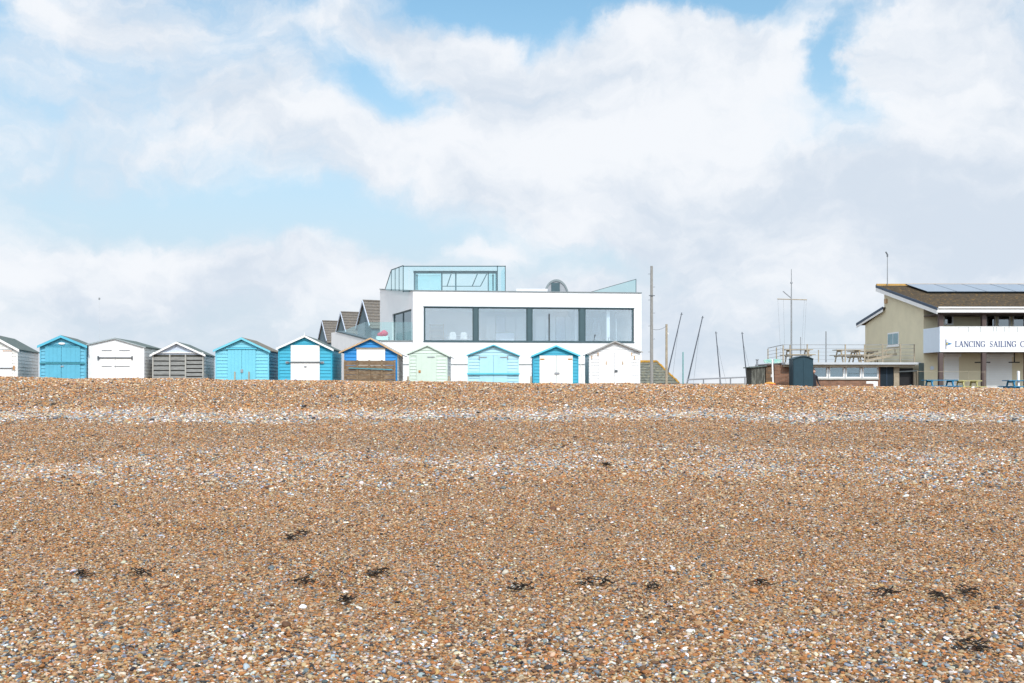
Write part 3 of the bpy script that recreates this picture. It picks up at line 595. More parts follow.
# cabinet, pictures, table, chairs
def chair_in(px, d, label):
    x = X(px, d); t = thing('dining_chair', label, 'chair', (x, d, rzW), 0, 'white chairs behind the villa windows')
    mb = MB(); mb.box(x-.22, x+.22, d-.2, d+.22, rzW+.43, rzW+.48); mb.build('seat', m['trim_white'], t, bevel=.01)
    mb = MB(); n = 8
    pts = [(x-.23+.46*i/n, d-.22+.03*math.sin(math.pi*i/n)*-1, rzW+.48) for i in range(n+1)]
    mb.prism([(x-.22, d-.22, rzW+.48), (x+.22, d-.22, rzW+.48), (x+.2, d-.26, rzW+.82), (x+.1, d-.27, rzW+.92), (x-.1, d-.27, rzW+.92), (x-.2, d-.26, rzW+.82)], (0, .03, 0)); mb.build('backrest', m['trim_white'], t)
    for sx in (-.19, .19):
        for sy in (-.17, .19): mb = MB(); mb.tube((x+sx, d+sy, rzW), (x+sx*.9, d+sy*.9, rzW+.43), .014, .018); mb.build('leg', m['steel'], t)
chair_in(453, 64.0, 'white dining chair behind the leftmost villa window, left of its pair')
chair_in(464, 64.1, 'white dining chair behind the leftmost villa window, right of its pair')
t = thing('dining_table', 'pale table behind the leftmost villa window', 'table', (X(460, 65), 65, rzW))
mb = MB(); mb.box(X(446, 65), X(474, 65), 64.6, 65.5, rzW+.71, rzW+.75); mb.build('table_top', m['trim_white'], t)
for q in (449, 471):
    for dy in (64.7, 65.4): mb = MB(); mb.box(X(q, 65)-.03, X(q, 65)+.03, dy-.03, dy+.03, rzW, rzW+.71); mb.build('leg', m['steel'], t)
t = thing('shelf_unit', 'tan open shelving behind the left end of the villa windows', 'shelves', (X(437, 66.6), 66.6, rzW))
mb = MB(); x0, x1 = X(430, 66.6), X(444, 66.6)
mb.box(x0, x1, 66.55, 66.6, rzW, rzW+1.55); mb.build('back_panel', m['post_wood'], t)
for i in range(5): mb = MB(); mb.box(x0, x1, 66.25, 66.549, rzW+.02+i*.37, rzW+.05+i*.37); mb.build('shelf', m['tan_wood'], t)
for xx in (x0, x1-.03): mb = MB(); mb.box(xx-.001, xx+.031, 66.24, 66.61, rzW, rzW+1.56); mb.build('side_panel', m['tan_wood'], t)
t = thing('kitchen_units', 'pale grey kitchen cabinets along the back wall of the villa room', 'cabinets', (X(512, 67.3), 67.3, rzW))
for i, q in enumerate(range(486, 577, 10)):
    if q == 526: continue
    mb = MB(); xx = X(q, 67); mb.box(xx, xx+.62, 66.9, 67.3, rzW+.05, rzW+2.1); mb.build('cabinet_door', m['lavender'] if i % 3 == 1 else m['room'], t)
mb = MB(); mb.box(X(496, 65), X(514, 65), 64.9, 65.7, rzW, rzW+.9)
t2 = thing('kitchen_island', 'low kitchen island behind the second villa window', 'counter', (X(505, 65.3), 65.3, rzW)); mb.build('body', m['lavender'], t2)
mb = MB(); mb.box(X(495.5, 65), X(514.5, 65), 64.85, 65.75, rzW+.9, rzW+.94); mb.build('worktop', m['grey_trim'], t2)
ibox('wall_picture', m['lavender'], 592, 600, 4.6, 318, 334, .04, 'grey-blue tall picture behind the rightmost villa window', 'picture')
ibox('curtain', m['room'], 606.5, 610, .6, 309, 341, .05, 'pale hanging drape near the middle of the rightmost villa window', 'curtain')
ibox('curtain', m['grey_trim'], 615.5, 617, .9, 312, 341, .05, 'thin darker drape in the rightmost villa window', 'curtain')

# roof-top glass pavilion
ph = thing('roof_pavilion', 'open dark-framed glazed pavilion standing on the villa roof', 'pavilion', (X(456, 66), 66, top+GB-.1))
Dp = 65.5; zb = top+GB-.1; zq = Z(270.6, Dp)
def vbar(par, px, d, z0, z1, w_=.06, nm='post', mm=None):
    mb = MB(); x = X(px, d); mb.box(x-w_/2, x+w_/2, d-w_/2, d+w_/2, z0, z1); return mb.build(nm, mm or m['frame_dark'], par)
for px_, w_ in ((414.8, .12), (441.8, .09), (455.8, .09), (488.3, .07), (496.3, .10)): vbar(ph, px_, Dp, zb, zq-.16, w_)
for px_ in (417, 493): vbar(ph, px_, Dp+.8, zb, zq-.16, .1)
mb = MB(); mb.box(X(413.6, Dp), X(497.3, Dp), Dp-.12, Dp+.03, zq-.16, zq); mb.build('header', m['frame_dark'], ph)
mb = MB(); mb.box(X(413.8, Dp), X(497.1, Dp), Dp+.032, Dp+.9, zq-.12, zq-.01); mb.build('roof', m['trim_white'], ph)
mb = MB(); mb.box(X(413.0, Dp), X(497.9, Dp), Dp-.3, Dp-.121, zq-.05, zq+.1); mb.build('fascia', m['alu'], ph)
mb = MB(); mb.box(X(415.8, Dp), X(441, Dp), Dp-.02, Dp, zb, zq-.17); mb.build('glazed_panel', glass('pale_cyan_panel', (.80, .93, .94), .08), ph)
mb = MB(); mb.box(X(489, Dp), X(495.6, Dp), Dp-.02, Dp, zb, zq-.17); mb.build('glazed_panel', G_rail, ph)
mb = MB(); mb.box(X(442.5, Dp+2.5), X(480.5, Dp+2.5), Dp+2.48, Dp+2.53, Z(286.6, Dp+2.5), Z(285.9, Dp+2.5)); mb.build('rail', m['frame_dark'], ph)
for a_, b_ in (((451.6, 272.5), (447, 286.3)), ((478, 272.5), (472.2, 286.3)), ((487, 273.5), (480.4, 286.3))):
    mb = MB(); mb.tube(W(a_[0], a_[1], Dp+2.4), W(b_[0], b_[1], Dp+2.4), .035); mb.build('strut', m['frame_dark'], ph)
# glass screen round the pavilion
gs = thing('glass_screen', 'tall cyan-tinted glass windscreen around the roof pavilion', 'glass screen', (X(455, 62.6), 62.6, top+GB))
ds = 62.7; z1 = Z(266.2, ds); zb2 = top+GB-.02
cols = [403.2, 409, 430, 452, 474, 497.4, 505.3]
for a_, b_ in zip(cols[:-1], cols[1:]):
    mb = MB(); mb.box(X(a_, ds)+.008, X(b_, ds)-.008, ds-.008, ds+.008, zb2+.05, z1-.03); mb.build('pane', G_screen, gs)
mb = MB(); mb.box(X(403, ds), X(505.6, ds), ds-.025, ds+.025, z1-.03, z1+.025); mb.box(X(403, ds), X(505.6, ds), ds-.025, ds+.025, zb2+.03, zb2+.09); mb.build('rail', m['frame_dark'], gs)
for c_ in (403.2, 497.4, 505.3): vbar(gs, c_, ds, zb2, z1+.03, .05)
g1 = W(403.2, 265.6, ds); g2 = W(391.3, 270, 66.5); g3 = W(385.3, 288.6, 69)
def pt(p, q, t): return p+(q-p)*t
base_l = lambda p: Vector((p.x, p.y, top+GB+(p.y-62.0)/9*(zback-top)-.02))
for k in range(3):
    a_ = pt(g1, g2, k/3); b_ = pt(g1, g2, (k+1)/3)
    mb = MB(); mb.prism([base_l(a_), base_l(b_), b_, a_], (.012, .004, 0)); mb.build('pane', G_screen, gs)
    mb = MB(); mb.bar(base_l(b_), b_, .035, .035); mb.build('post', m['frame_dark'], gs)
    mb = MB(); mb.bar(a_, b_, .05, .05); mb.build('rail', m['frame_dark'], gs)
mb = MB(); mb.prism([base_l(g2), base_l(g3), g2], (.012, .004, 0)); mb.build('pane', G_screen, gs)
mb = MB(); mb.bar(g2, g3, .04, .04); mb.build('rail', m['frame_dark'], gs)
# right return of the screen
g4 = Vector((X(505.3, ds), ds, z1)); g5 = g4+Vector((-.3, 3.2, 0))
mb = MB(); mb.prism([(g4.x, g4.y+.03, zb2), (g5.x, g5.y, zb2), g5, (g4.x, g4.y+.03, z1)], (.012, 0, 0)); mb.build('pane', G_screen, gs)
# arched skylight
dk = thing('arched_skylight', 'small half-round rooflight with a dark hatch on the villa roof', 'skylight', (X(556.3, 65), 65, top+GB-.1))
cx = X(556.3, 65); r_ = (X(569, 65)-X(543.6, 65))/2; zc = top+GB-.12; hgt = Z(279.2, 65)-zc
arc = [(cx+r_*math.cos(a), zc+hgt*math.sin(a)) for a in np.linspace(0, math.pi, 25)]
mb = MB()
for (a_, b_) in zip(arc[:-1], arc[1:]):
    sc = .88
    ai = (cx+(a_[0]-cx)*sc, zc+(a_[1]-zc)*sc); bi = (cx+(b_[0]-cx)*sc, zc+(b_[1]-zc)*sc)
    mb.prism([(a_[0], 65, a_[1]), (b_[0], 65, b_[1]), (bi[0], 65, bi[1]), (ai[0], 65, ai[1])], (0, 2.2, 0))
mb.build('vault', m['coping'], dk)
mb = MB(); mb.prism([(cx+(p[0]-cx)*.88, 65.06, zc+(p[1]-zc)*.88) for p in arc], (0, .05, 0)); mb.build('end_panel', m['grey_iron'], dk)
mb = MB(); mb.box(X(551.4, 65), X(559.8, 65), 65.0, 65.055, zc+.1, Z(282.8, 65)); mb.build('hatch', m['frame_dark'], dk)
mb = MB(); mb.box(X(516, 64.4), X(547.5, 64.4), 64.4, 66, top+GB-.12, Z(288.9, 64.4)); tag(mb.build('roof_plinth', white, bevel=.02), 'long low white box on the villa roof beside the arched rooflight', 'plinth')
# right glass balustrade running back
rb = thing('glass_balustrade', 'clear glass balustrade along the right edge of the villa roof', 'balustrade', (X(636, 64), 64, top+GB))
a_ = Vector((X(636, 64), 64, Z(279.2, 64))); dv = Vector((-.243, 1, 0))
for k in range(6):
    p = a_+dv*(k*1.6+.02); q = a_+dv*(k*1.6+1.58); zb3 = top+GB-.15
    mb = MB(); mb.prism([(p.x, p.y, zb3), (q.x, q.y, zb3), (q.x, q.y, q.z), (p.x, p.y, p.z)], (.014, 0, 0)); mb.build('pane', G_rail, rb)
mb = MB(); q = a_+dv*9.6; mb.bar(a_, q, .03, .03); mb.build('rail', m['coping'], rb); vbar(rb, 636, 64, top+GB-.1, a_.z+.01, .04)
mb = MB(); mb.box(X(592, 64), X(636, 64), 63.98, 64.0, top+GB+.0, top+GB+.075); mb.build('base_channel', m['coping'], rb)

# terrace at the villa's left with its glass balustrade
tz = Z(340, 62)
te = thing('terrace', 'raised white terrace at the left side of the villa', 'terrace', (X(385, 64), 64, GB))
x0 = X(365, 62); t0 = Vector((x0, 62, 0)); tv = Vector((-.30, 1, 0)); 
mb = MB(); pts = [t0, Vector((fx0-.02, 62.0, 0)), Vector((X(380, 71)-.02, 71, 0)), t0+tv*16]
mb.prism([p+Vector((0, 0, GB-.2)) for p in pts], (0, 0, tz-GB+.1)); mb.build('plinth', white, te)
mb = MB(); mb.prism([p+Vector((-.05 if i in (0, 3) else 0, -.05 if i < 2 else 0, tz-.1)) for i, p in enumerate(pts)], (0, 0, .08)); mb.build('edge', m['coping'], te)
tb_ = thing('glass_balustrade', 'clear glass balustrade around the left terrace of the villa', 'balustrade', (X(390, 62), 62, tz))
zt2 = Z(322, 62)
for a_, b_ in ((365.4, 381), (381.3, 397), (397.3, 412)):
    mb = MB(); mb.box(X(a_, 62), X(b_, 62), 62.0, 62.014, tz, zt2); mb.build('pane', G_rail, tb_)
for k in range(6):
    p = t0+tv*(k*2.6+.05); q = t0+tv*(k*2.6+2.55)
    mb = MB(); mb.prism([(p.x, p.y, tz), (q.x, q.y, tz), (q.x, q.y, zt2), (p.x, p.y, zt2)], (.014, 0, 0)); mb.build('pane', G_rail, tb_)
mb = MB(); n_ = 12
for i in range(n_):       # lumpy cushion made of a squashed, sagging loop
    pass
bmc = bmesh.new(); bmesh.ops.create_icosphere(bmc, subdivisions=3, radius=1)
for v in bmc.verts:
    v.co.z *= .75 if v.co.z > 0 else .6; k = 1+.12*math.sin(v.co.x*5+1)+.1*math.sin(v.co.y*4+v.co.x*3); v.co.x *= .33*k; v.co.y *= .3; v.co.z *= .30*k; v.co.z += .12*v.co.x
mb = MB(); mb.bm.free(); mb.bm = bmc; bmesh.ops.translate(bmc, verts=bmc.verts, vec=(X(383, 62.6), 62.6, Z(334.2, 62.6)))
cu = tag(mb.build('cushion', m['pink'], smooth=True), 'bright pink bundle of cushions behind the terrace glass', 'cushion')
mb = MB(); mb.box(X(377, 62.7), X(389, 62.7), 62.3, 63.0, tz+.0, Z(336.4, 62.6)); tag(mb.build('bench', m['trim_white'], bevel=.01), 'low white bench under the pink cushions on the terrace', 'bench')
# white monopitch outbuilding behind the blue huts
ob = thing('outbuilding', 'low white outbuilding with a sloping dark roof edge between turquoise and royal blue huts', 'outbuilding', (X(350, 46), 46, GB))
na = Vector((X(374, 46), 46, 0)); fa = Vector((X(331.3, 52), 52, 0)); kk = fa-na; mid_ = na+kk*.86; bk = Vector((.3, .15, 0))
up3 = lambda p, z: Vector((p.x, p.y, z))
zl3, zr3 = Z(332.8, 52), Z(341.6, 46)
mb = MB(); mb.prism([up3(na, GB-.1), up3(fa, GB-.1), up3(fa, zl3), up3(mid_, zl3), up3(na, zr3)], bk); mb.build('wall', m['white_paint'], ob)
o3 = Vector((-.03, -.03, 0)); mb = MB(); mb.prism([up3(na, zr3+.003)+o3, up3(mid_, zl3+.003)+o3, up3(mid_, zl3+.06)+o3, up3(na, zr3+.06)+o3], bk); mb.build('roof', m['frame_dark'], ob)
# garden wall of the villa, seen between the huts
gw = thing('garden_wall', 'low white garden wall with a grey capping, behind the huts below the villa windows', 'wall', (X(500, 52), 52, GB))
D = 52; mb = MB(); mb.box(X(398, D), X(588, D), D, D+.2, GB-.1, Z(364.6, D)); mb.build('wall', m['white_paint'], gw)
mb = MB(); mb.box(X(397.6, D), X(588.6, D), D-.04, D+.24, Z(364.6, D), Z(363.8, D)); mb.build('capping', m['grey_trim'], gw)
mb = MB()
for i in range(4): 
    z0 = Z(363.6, D+1)+i*.14; mb.prism([(X(398, D+1), D+1-.02, z0), (X(398, D+1), D+1-.004, z0+.138), (X(398, D+1), D+1.05, z0+.138), (X(398, D+1), D+1.05, z0)], (X(588, D+1)-X(398, D+1), 0, 0))
mb.build('boarding', m['white_paint'], gw)
mb = MB(); mb.tube(W(579.6, 354, 45), W(583.3, 392, 45), .02); tag(mb.build('leaning_pole', m['white_weathered']), 'thin pale pole leaning between the two rightmost huts', 'pole')

# ------------------------------------------------------------------ tiled slope helper, gabled houses
def tiled(mb, a, b, c, d, rows, lift=.03, th=.03):
    # a,b lower edge; d,c upper edge; each course overlaps the one below
    a, b, c, d = map(Vector, (a, b, c, d)); n = (b-a).cross(d-a).normalized()
    if n.z < 0: n = -n
    for i in range(rows):
        t0, t1 = i/rows, min(1, (i+1.05)/rows)
        p = [a+(d-a)*t0+n*lift, b+(c-b)*t0+n*lift, b+(c-b)*t1+n*.004, a+(d-a)*t1+n*.004]
        mb.prism(p, -n*th)
def gable_house(D, peak, nearx, farx, footy, ridge_len, label):
    dv = Vector((-.5, 1, 0)); xn = X(nearx, D); kk = (farx-512)/F
    t = (kk*D-xn)/(dv.x-kk); near = Vector((xn, D, 0)); far = near+dv*t; mid = (near+far)/2
    pz = Z(peak[1], mid.y); ez = Z(footy, D)
    rdv = Vector((1, .5, 0)).normalized()*ridge_len
    h = thing('gabled_house', label, 'house', (near.x, near.y, GB), 0, 'gabled houses beyond the villa')
    up = lambda p, z: Vector((p.x, p.y, z))
    mb = MB(); mb.prism([up(near, GB), up(far, GB), up(far, ez), up(mid, pz), up(near, ez)], rdv); mb.build('wall', m['slate'], h)
    o = -rdv.normalized()*.15
    mb = MB(); ov = dv.normalized()*.2; dz_ = .2*(pz-ez)/((near-mid).length)
    tiled(mb, up(near-ov, ez-dz_)+o, up(near-ov, ez-dz_)+rdv, up(mid, pz)+rdv, up(mid, pz)+o, 9, .05, .05)
    tiled(mb, up(far+ov, ez-dz_)+o, up(far+ov, ez-dz_)+rdv, up(mid, pz)+rdv, up(mid, pz)+o, 9, .05, .05); rf = mb.build('roof', m['tile_house'], h)
    mb = MB(); mb.tube(up(mid, pz+.04)+o, up(mid, pz+.04)+rdv, .09, n=6); mb.build('ridge', m['tile_house'], rf)
    for e in (near, far):
        mb = MB(); mb.bar(up(e, ez)+o*1.3, up(mid, pz)+o*1.3, .05, .16); mb.build('bargeboard', m['lavender'], h)
gable_house(90, (364, 301), 371.5, 357.5, 326, 8, 'dark gabled house with a brown tiled roof, tallest of three, nearest the villa')
gable_house(104, (342, 312.5), 348, 336.5, 334, 7, 'dark gabled house with a brown tiled roof, middle of the three left of the villa')
gable_house(120, (323, 321.3), 328, 318.6, 341, 7, 'dark gabled house with a brown tiled roof, smallest and leftmost of three')

# ------------------------------------------------------------------ poles, masts, lichen roof, railing
def gzz(x, y): return float(gz(x, y))
D = 47; x = X(651.6, D); p = thing('utility_pole', 'tall grey wooden pole rising beside the villa', 'pole', (x, D, gzz(x, D)-.1))
mb = MB(); mb.tube((x, D, gzz(x, D)-.1), (x, D, Z(266, D)), .085, .06, 12); mb.build('shaft', m['pole'], p, smooth=False)
for k in range(7):
    zz = Z(274+k*13, D); sg = 1 if k % 2 else -1; mb = MB(); mb.tube((x, D, zz), (x+sg*.16, D, zz), .009, n=5); mb.build('step_iron', m['iron'], p)
mb = MB(); mb.bar((x-.14, D-.08, Z(295.8, D)), (x+.14, D-.08, Z(295.8, D)), .03, .035); mb.build('crossarm', m['iron'], p)
D = 50; x2 = X(666.5, D); p = thing('utility_pole', 'short brown wooden post with a small insulator, right of the tall grey pole', 'pole', (x2, D, gzz(x2, D)-.1))
mb = MB(); mb.tube((x2, D, gzz(x2, D)-.1), (x2, D, Z(324.2, D)), .07, .055, 10); mb.build('shaft', m['post_wood'], p)
mb = MB(); mb.tube((x2+.07, D-.04, Z(334.5, D)), (x2+.07, D-.04, Z(332.6, D)), .03); mb.build('insulator', m['trim_white'], p)
mb = MB(); pa = Vector((x, 47, Z(329, 47))); pb = Vector((x2, 50, Z(326, 50)))
for i in range(8):
    t0, t1 = i/8, (i+1)/8; sag = lambda t: Vector((0, 0, -.10*4*t*(1-t))); mb.tube(pa+(pb-pa)*t0+sag(t0), pa+(pb-pa)*t1+sag(t1), .009, n=5)
tag(mb.build('cable', m['iron']), 'thin cable between the tall grey pole and the shorter post', 'cable')
# low roof with orange lichen
D = 56; lr = thing('low_house', 'low building with a lichen-covered grey roof peeking over the crest by the poles', 'building', (X(655, D), D+2, GB))
ridge_z = Z(362.2, D+2.2); eav = Z(383.5, D)
pl = X(618, D); 
mb = MB(); mb.box(X(620, D), X(674, D), D+.3, D+4, GB-.1, eav+.05); mb.build('wall', BRW, lr)
mb = MB(); tiled(mb, (pl, D, eav), (X(679, D), D, eav), (X(657, D+2.2), D+2.2, ridge_z), (pl, D+2.2, ridge_z), 8, .035, .04)
tiled(mb, (X(679, D), D, eav), (X(679, D), D+4.4, eav), (X(657, D+2.2), D+2.21, ridge_z), (X(657, D+2.2), D+2.2, ridge_z), 8, .035, .04)
tiled(mb, (pl, D+4.4, eav), (X(679, D), D+4.4, eav), (X(657, D+2.2), D+2.2, ridge_z), (pl, D+2.2, ridge_z), 8, .035, .04); mb.build('roof', m['stone'], lr)
mb = MB(); mb.tube((pl, D+2.2, ridge_z+.03), (X(657, D+2.2), D+2.2, ridge_z+.03), .09, n=7)
pv = Vector((X(657, D+2.2), D+2.2, ridge_z+.03)); pe = Vector((X(679, D), D, eav+.03))
for i in range(6): mb.tube(pv+(pe-pv)*(i/6)+Vector((0, 0, random.uniform(-.02, .03))), pv+(pe-pv)*((i+1)/6), .065, .05, n=7)
mb.build('ridge', m['lichen'], lr)
# dinghy masts: the boats lie behind the shingle crest, only spars show
def mast(a, b, D, r, mm, label, extra=None):
    a_ = W(a[0], a[1], D); b_ = W(b[0], b[1], D); g0 = gzz(b_.x, D); tdir = (b_-a_); t = (g0-a_.z)/tdir.z; foot = a_+tdir*t
    o = thing('boat_mast', label, 'mast', foot, 0, 'dinghy masts between the poles and the sailing club')
    mb = MB(); mb.tube(foot, a_, r, r*.55, 8); mb.build('spar', mm, o)
    s1 = foot+Vector((.5, .25, .05)); mb = MB(); mb.tube(a_+(foot-a_)*.15, s1, .006, n=4); mb.build('stay', m['iron'], o)
    mb = MB(); mb.tube(a_+(foot-a_)*.02-Vector((.05, 0, 0)), a_+(foot-a_)*.02+Vector((.08, 0, 0)), .014, n=5); mb.build('mast_head', m['iron'], o)
mast((681.8, 312.5), (668, 372), 52, .042, m['mast'], 'dark mast tilted right, leaning across the short brown post')
mast((702.8, 316), (687.2, 383), 52, .045, m['mast'], 'dark mast tilted right, standing just right of the thin teal pole')
mast((715.8, 331.5), (720.6, 384), 54, .04, m['mast'], 'short dark mast tilted slightly left, between the railing posts')
mast((742, 332), (746, 370), 54, .04, m['mast'], 'short dark mast tilted slightly left, just left of the wooden shed')
D = 53; x = X(683, D); mb = MB(); mb.tube((x, D, gzz(x, D)), (x, D, Z(352, D)), .042, .036); tag(mb.build('teal_pole', m['pole_teal']), 'thin upright teal pole between the two tilted dark masts', 'pole')
rl = thing('railing', 'low grey metal railing along the crest between the masts and the wooden shed', 'railing', (X(716, 50), 50, gzz(10, 50)))
D = 50; zt3 = lambda px: Z(379.6-(px-687)*.043, D)
mb = MB(); mb.tube((X(687, D), D, zt3(687)), (X(746, D), D, zt3(746)), .035, n=6); mb.build('top_rail', m['grey_iron'], rl)
for px_ in (687.5, 703.5, 720, 730.5, 745):
    mb = MB(); mb.tube((X(px_, D), D, gzz(X(px_, D), D)-.05), (X(px_, D), D, zt3(px_)-.02), .035, n=6); mb.build('post', m['grey_iron'], rl)
mb = MB(); mb.tube((X(687, D), D, zt3(687)-.45), (X(746, D), D, zt3(746)-.45), .02, n=6); mb.build('lower_rail', m['grey_iron'], rl)
mb = MB(); mb.tube(W(99.3, 299, 80), (W(99.3, 299, 80).x, 80, .4), .007, .010); 
lp = thing('distant_pole', 'very thin faint pole far behind the broad white hut', 'pole', (X(99.3, 80), 80, .4)); mb.build('shaft', m['alu'], lp)
mb = MB(); q = W(99.3, 299, 80); mb.box(q.x-.05, q.x+.05, 79.95, 80.05, q.z-.06, q.z+.10); mb.build('head', m['mast_light'], lp)

# ------------------------------------------------------------------ sailing club: low wing with roof terrace
DW = 52.0; SLABT = Z(362.4, DW); SLABB = Z(364.6, DW)
wg = thing('low_brick_wing', 'low flat-roofed brick wing with a strip of white-framed windows', 'building', (X(850, DW), DW, GB))
mb = MB(); xa, xb = X(776, DW), X(884, DW)
mb.box(xa, X(815, DW), DW+.3, DW+.5, GB-.1, SLABB-.01); mb.box(X(815, DW), X(880.6, DW), DW+.3, DW+.5, GB-.1, Z(379.6, DW)); mb.box(X(880.6, DW), X(882.2, DW), DW+.3, DW+.5, GB-.1, SLABB-.01)
mb.box(xa, xa+.2, DW+.5, DW+6, GB-.1, SLABB-.01); mb.build('brick_wall', BR, wg)
mb = MB(); mb.box(X(784, DW), X(919, DW), DW-.25, DW+6.2, SLABB, SLABT); mb.build('roof_slab', m['alu'], wg)
mb = MB(); mb.box(X(784.5, DW), X(914, DW), DW-.1, DW+6, SLABB-.12, SLABB-.004); mb.build('soffit', m['post_wood'], wg)
mb = MB(); mb.box(X(815, DW), X(880.6, DW), DW+.22, DW+.5, Z(379.6, DW), Z(378.2, DW)); mb.build('sill', m['concrete'], wg)
for a_, b_ in ((814.8, 829.6), (830.6, 846.4), (847.4, 863.4), (864.4, 881)):
    x0, x1 = X(a_, DW), X(b_, DW); z0, z1 = Z(378.2, DW), Z(366.2, DW); e = .075
    mb = MB()
    for bx in ((x0, x0+e, z0, z1), (x1-e, x1, z0, z1), (x0+e, x1-e, z0, z0+e), (x0+e, x1-e, z1-e, z1)): mb.box(bx[0], bx[1], DW+.3, DW+.38, bx[2], bx[3])
    f = mb.build('window', m['trim_white'], wg)
    mb = MB(); mb.box(x0+e-.01, x1-e+.01, DW+.335, DW+.345, z0+e-.01, z1-e+.01); mb.build('pane', G_win, f)
    mb = MB(); mb.box(x0+.03, x1-.03, DW+.42, DW+.44, z0+.02, z1-.02); mb.build('blind', m['blind'], f)
mb = MB(); mb.box(X(882.2, DW), X(896, DW), DW+.34, DW+.4, GB, Z(366, DW)); dr = mb.build('door', m['navy'], wg)
mb = MB(); mb.box(X(888.9, DW), X(889.5, DW), DW+.32, DW+.345, GB, Z(366.4, DW)); mb.build('jamb', m['dark_blue'], dr)
mb = MB(); mb.box(X(889, DW), X(894, DW), DW+.2, DW+.3, Z(366.2, DW), Z(365.2, DW)); mb.build('lamp', m['trim_white'], wg)
mb = MB(); mb.box(X(896, DW), X(901.4, DW), DW+.28, DW+.5, GB-.1, SLABB-.12); mb.build('pier', m['post_wood'], wg)
mb = MB(); mb.box(X(901.4, DW), X(917, DW), DW+.5, DW+.6, GB-.1, Z(368, DW)); mb.build('recess_shade', m['black'], wg)  # black sheet standing for the shade inside the opening
mb = MB(); mb.prism([(X(901.4, DW), DW+.3, Z(372.2, DW)), (X(920, DW), DW+.3, Z(371.2, DW)), (X(920, DW), DW+.3, Z(370.0, DW)), (X(901.4, DW), DW+.3, Z(371.2, DW))], (0, 1.2, 0)); mb.build('canopy', m['grey_trim'], wg)
mb = MB(); mb.box(X(915.8, DW), X(918.4, DW), DW+.25, DW+.35, GB-.1, Z(371.8, DW)); mb.build('gatepost', m['post_wood'], wg)
mb = MB(); mb.box(X(866.4, DW-.5), X(877.8, DW-.5), DW-.5, DW-.46, Z(383.6, DW-.5), Z(381.2, DW-.5)); mb.box(X(873.6, DW-.5), X(877.8, DW-.5), DW-.5, DW-.46, GB, Z(383.6, DW-.5)); tag(mb.build('notice_board', m['trim_white']), 'small white notice board standing below the brick wing windows', 'sign')
# brick store at the left of the wing, with its own low roof
st_ = thing('brick_store', 'old brick store with a dark flat roof between wooden shed and teal cabinet', 'building', (X(775, 53), 53, GB))
D = 52.6; mb = MB(); mb.box(X(766, D), X(790, D), D, D+1.2, GB-.1, Z(365.4, D)); mb.build('wall', BRW, st_)
mb = MB(); mb.prism([(X(764, D), D-.12, Z(366.0, D)), (X(784, D), D-.12, Z(364.2, D)), (X(784, D), D-.12, Z(362.8, D)), (X(764, D), D-.12, Z(364.6, D))], (0, 1.5, 0)); mb.build('roof', m['dark_brown'], st_)
mb = MB(); mb.box(X(770.8, D), X(782, D), D-.03, D-.002, Z(377.2, D), Z(374.4, D)); mb.build('sign_board', m['trim_white'], st_)
ws = thing('wooden_shed', 'small weathered grey board shed left of the brick store', 'shed', (X(756, 52), 52, GB))
D = 51.8; x0, x1 = X(751.5, D), X(765, D); nb = 12; bw = (x1-x0)/nb
ztop = lambda x: Z(367.6, D)+(x-x0)/(x1-x0)*(Z(366.2, D)-Z(367.6, D))
mb = MB()
for i in range(nb):
    a_ = x0+i*bw; b_ = a_+bw-.012; yo = random.uniform(0, .02); mb.prism([(a_, D-.02-yo, GB-.1), (b_, D-.02-yo, GB-.1), (b_, D-.02-yo, ztop(b_)), (a_, D-.02-yo, ztop(a_))], (0, .02, 0))
mb.build('board_wall', mat('mixed_old_boards', (.10, .10, .085), .9, .5, 4, .3, 40, col2=(.30, .30, .26), cov2=.38, stretch=(3, 3, .3)), ws)
mb = MB(); mb.box(x0+.01, x1-.01, D+.0, D+1.2, GB-.1, Z(367.8, D)); mb.build('wall', m['old_wood_dark'], ws)
mb = MB(); mb.prism([(x0-.12, D-.14, Z(368, D)), (x1+.06, D-.14, Z(366.4, D)), (x1+.06, D-.14, Z(365.4, D)), (x0-.12, D-.14, Z(367, D))], (0, 1.5, 0)); mb.build('roof', m['felt_green'], ws)
mb = MB(); xx = X(757.2, D+1); mb.tube((xx, D+1, Z(367, D+1)), (xx, D+1, Z(360, D+1)), .05); mb.tube((xx, D+1, Z(360.2, D+1)), (xx, D+1, Z(359.2, D+1)), .085); mb.build('flue', m['grey_iron'], ws)
# fingerpost
D = 50.2; x = X(772.6, D); fp = thing('signpost', 'white post carrying a sea-green two-winged sign, in front of the brick store', 'signpost', (x+.05, D, gzz(x, D)))
mb = MB(); mb.tube((x+.06, D, gzz(x, D)-.05), (x-.02, D, Z(359.4, D)), .045, .04, 10); mb.build('post', m['trim_white'], fp)
mb = MB(); zc = Z(361.3, D)
mb.prism([(x-.06, D-.03, zc-.10), (x-.42, D-.03, zc-.08), (x-.46, D-.03, zc+.06), (x-.36, D-.03, zc+.10), (x-.06, D-.03, zc+.12)], (0, .04, 0)); mb.build('sign_board', m['green_sign'], fp)
mb = MB(); mb.prism([(x+.06, D-.03, zc-.10), (x+.38, D-.03, zc-.08), (x+.46, D-.03, zc+.05), (x+.33, D-.03, zc+.11), (x+.06, D-.03, zc+.12)], (0, .04, 0)); mb.build('sign_board', m['green_sign'], fp)
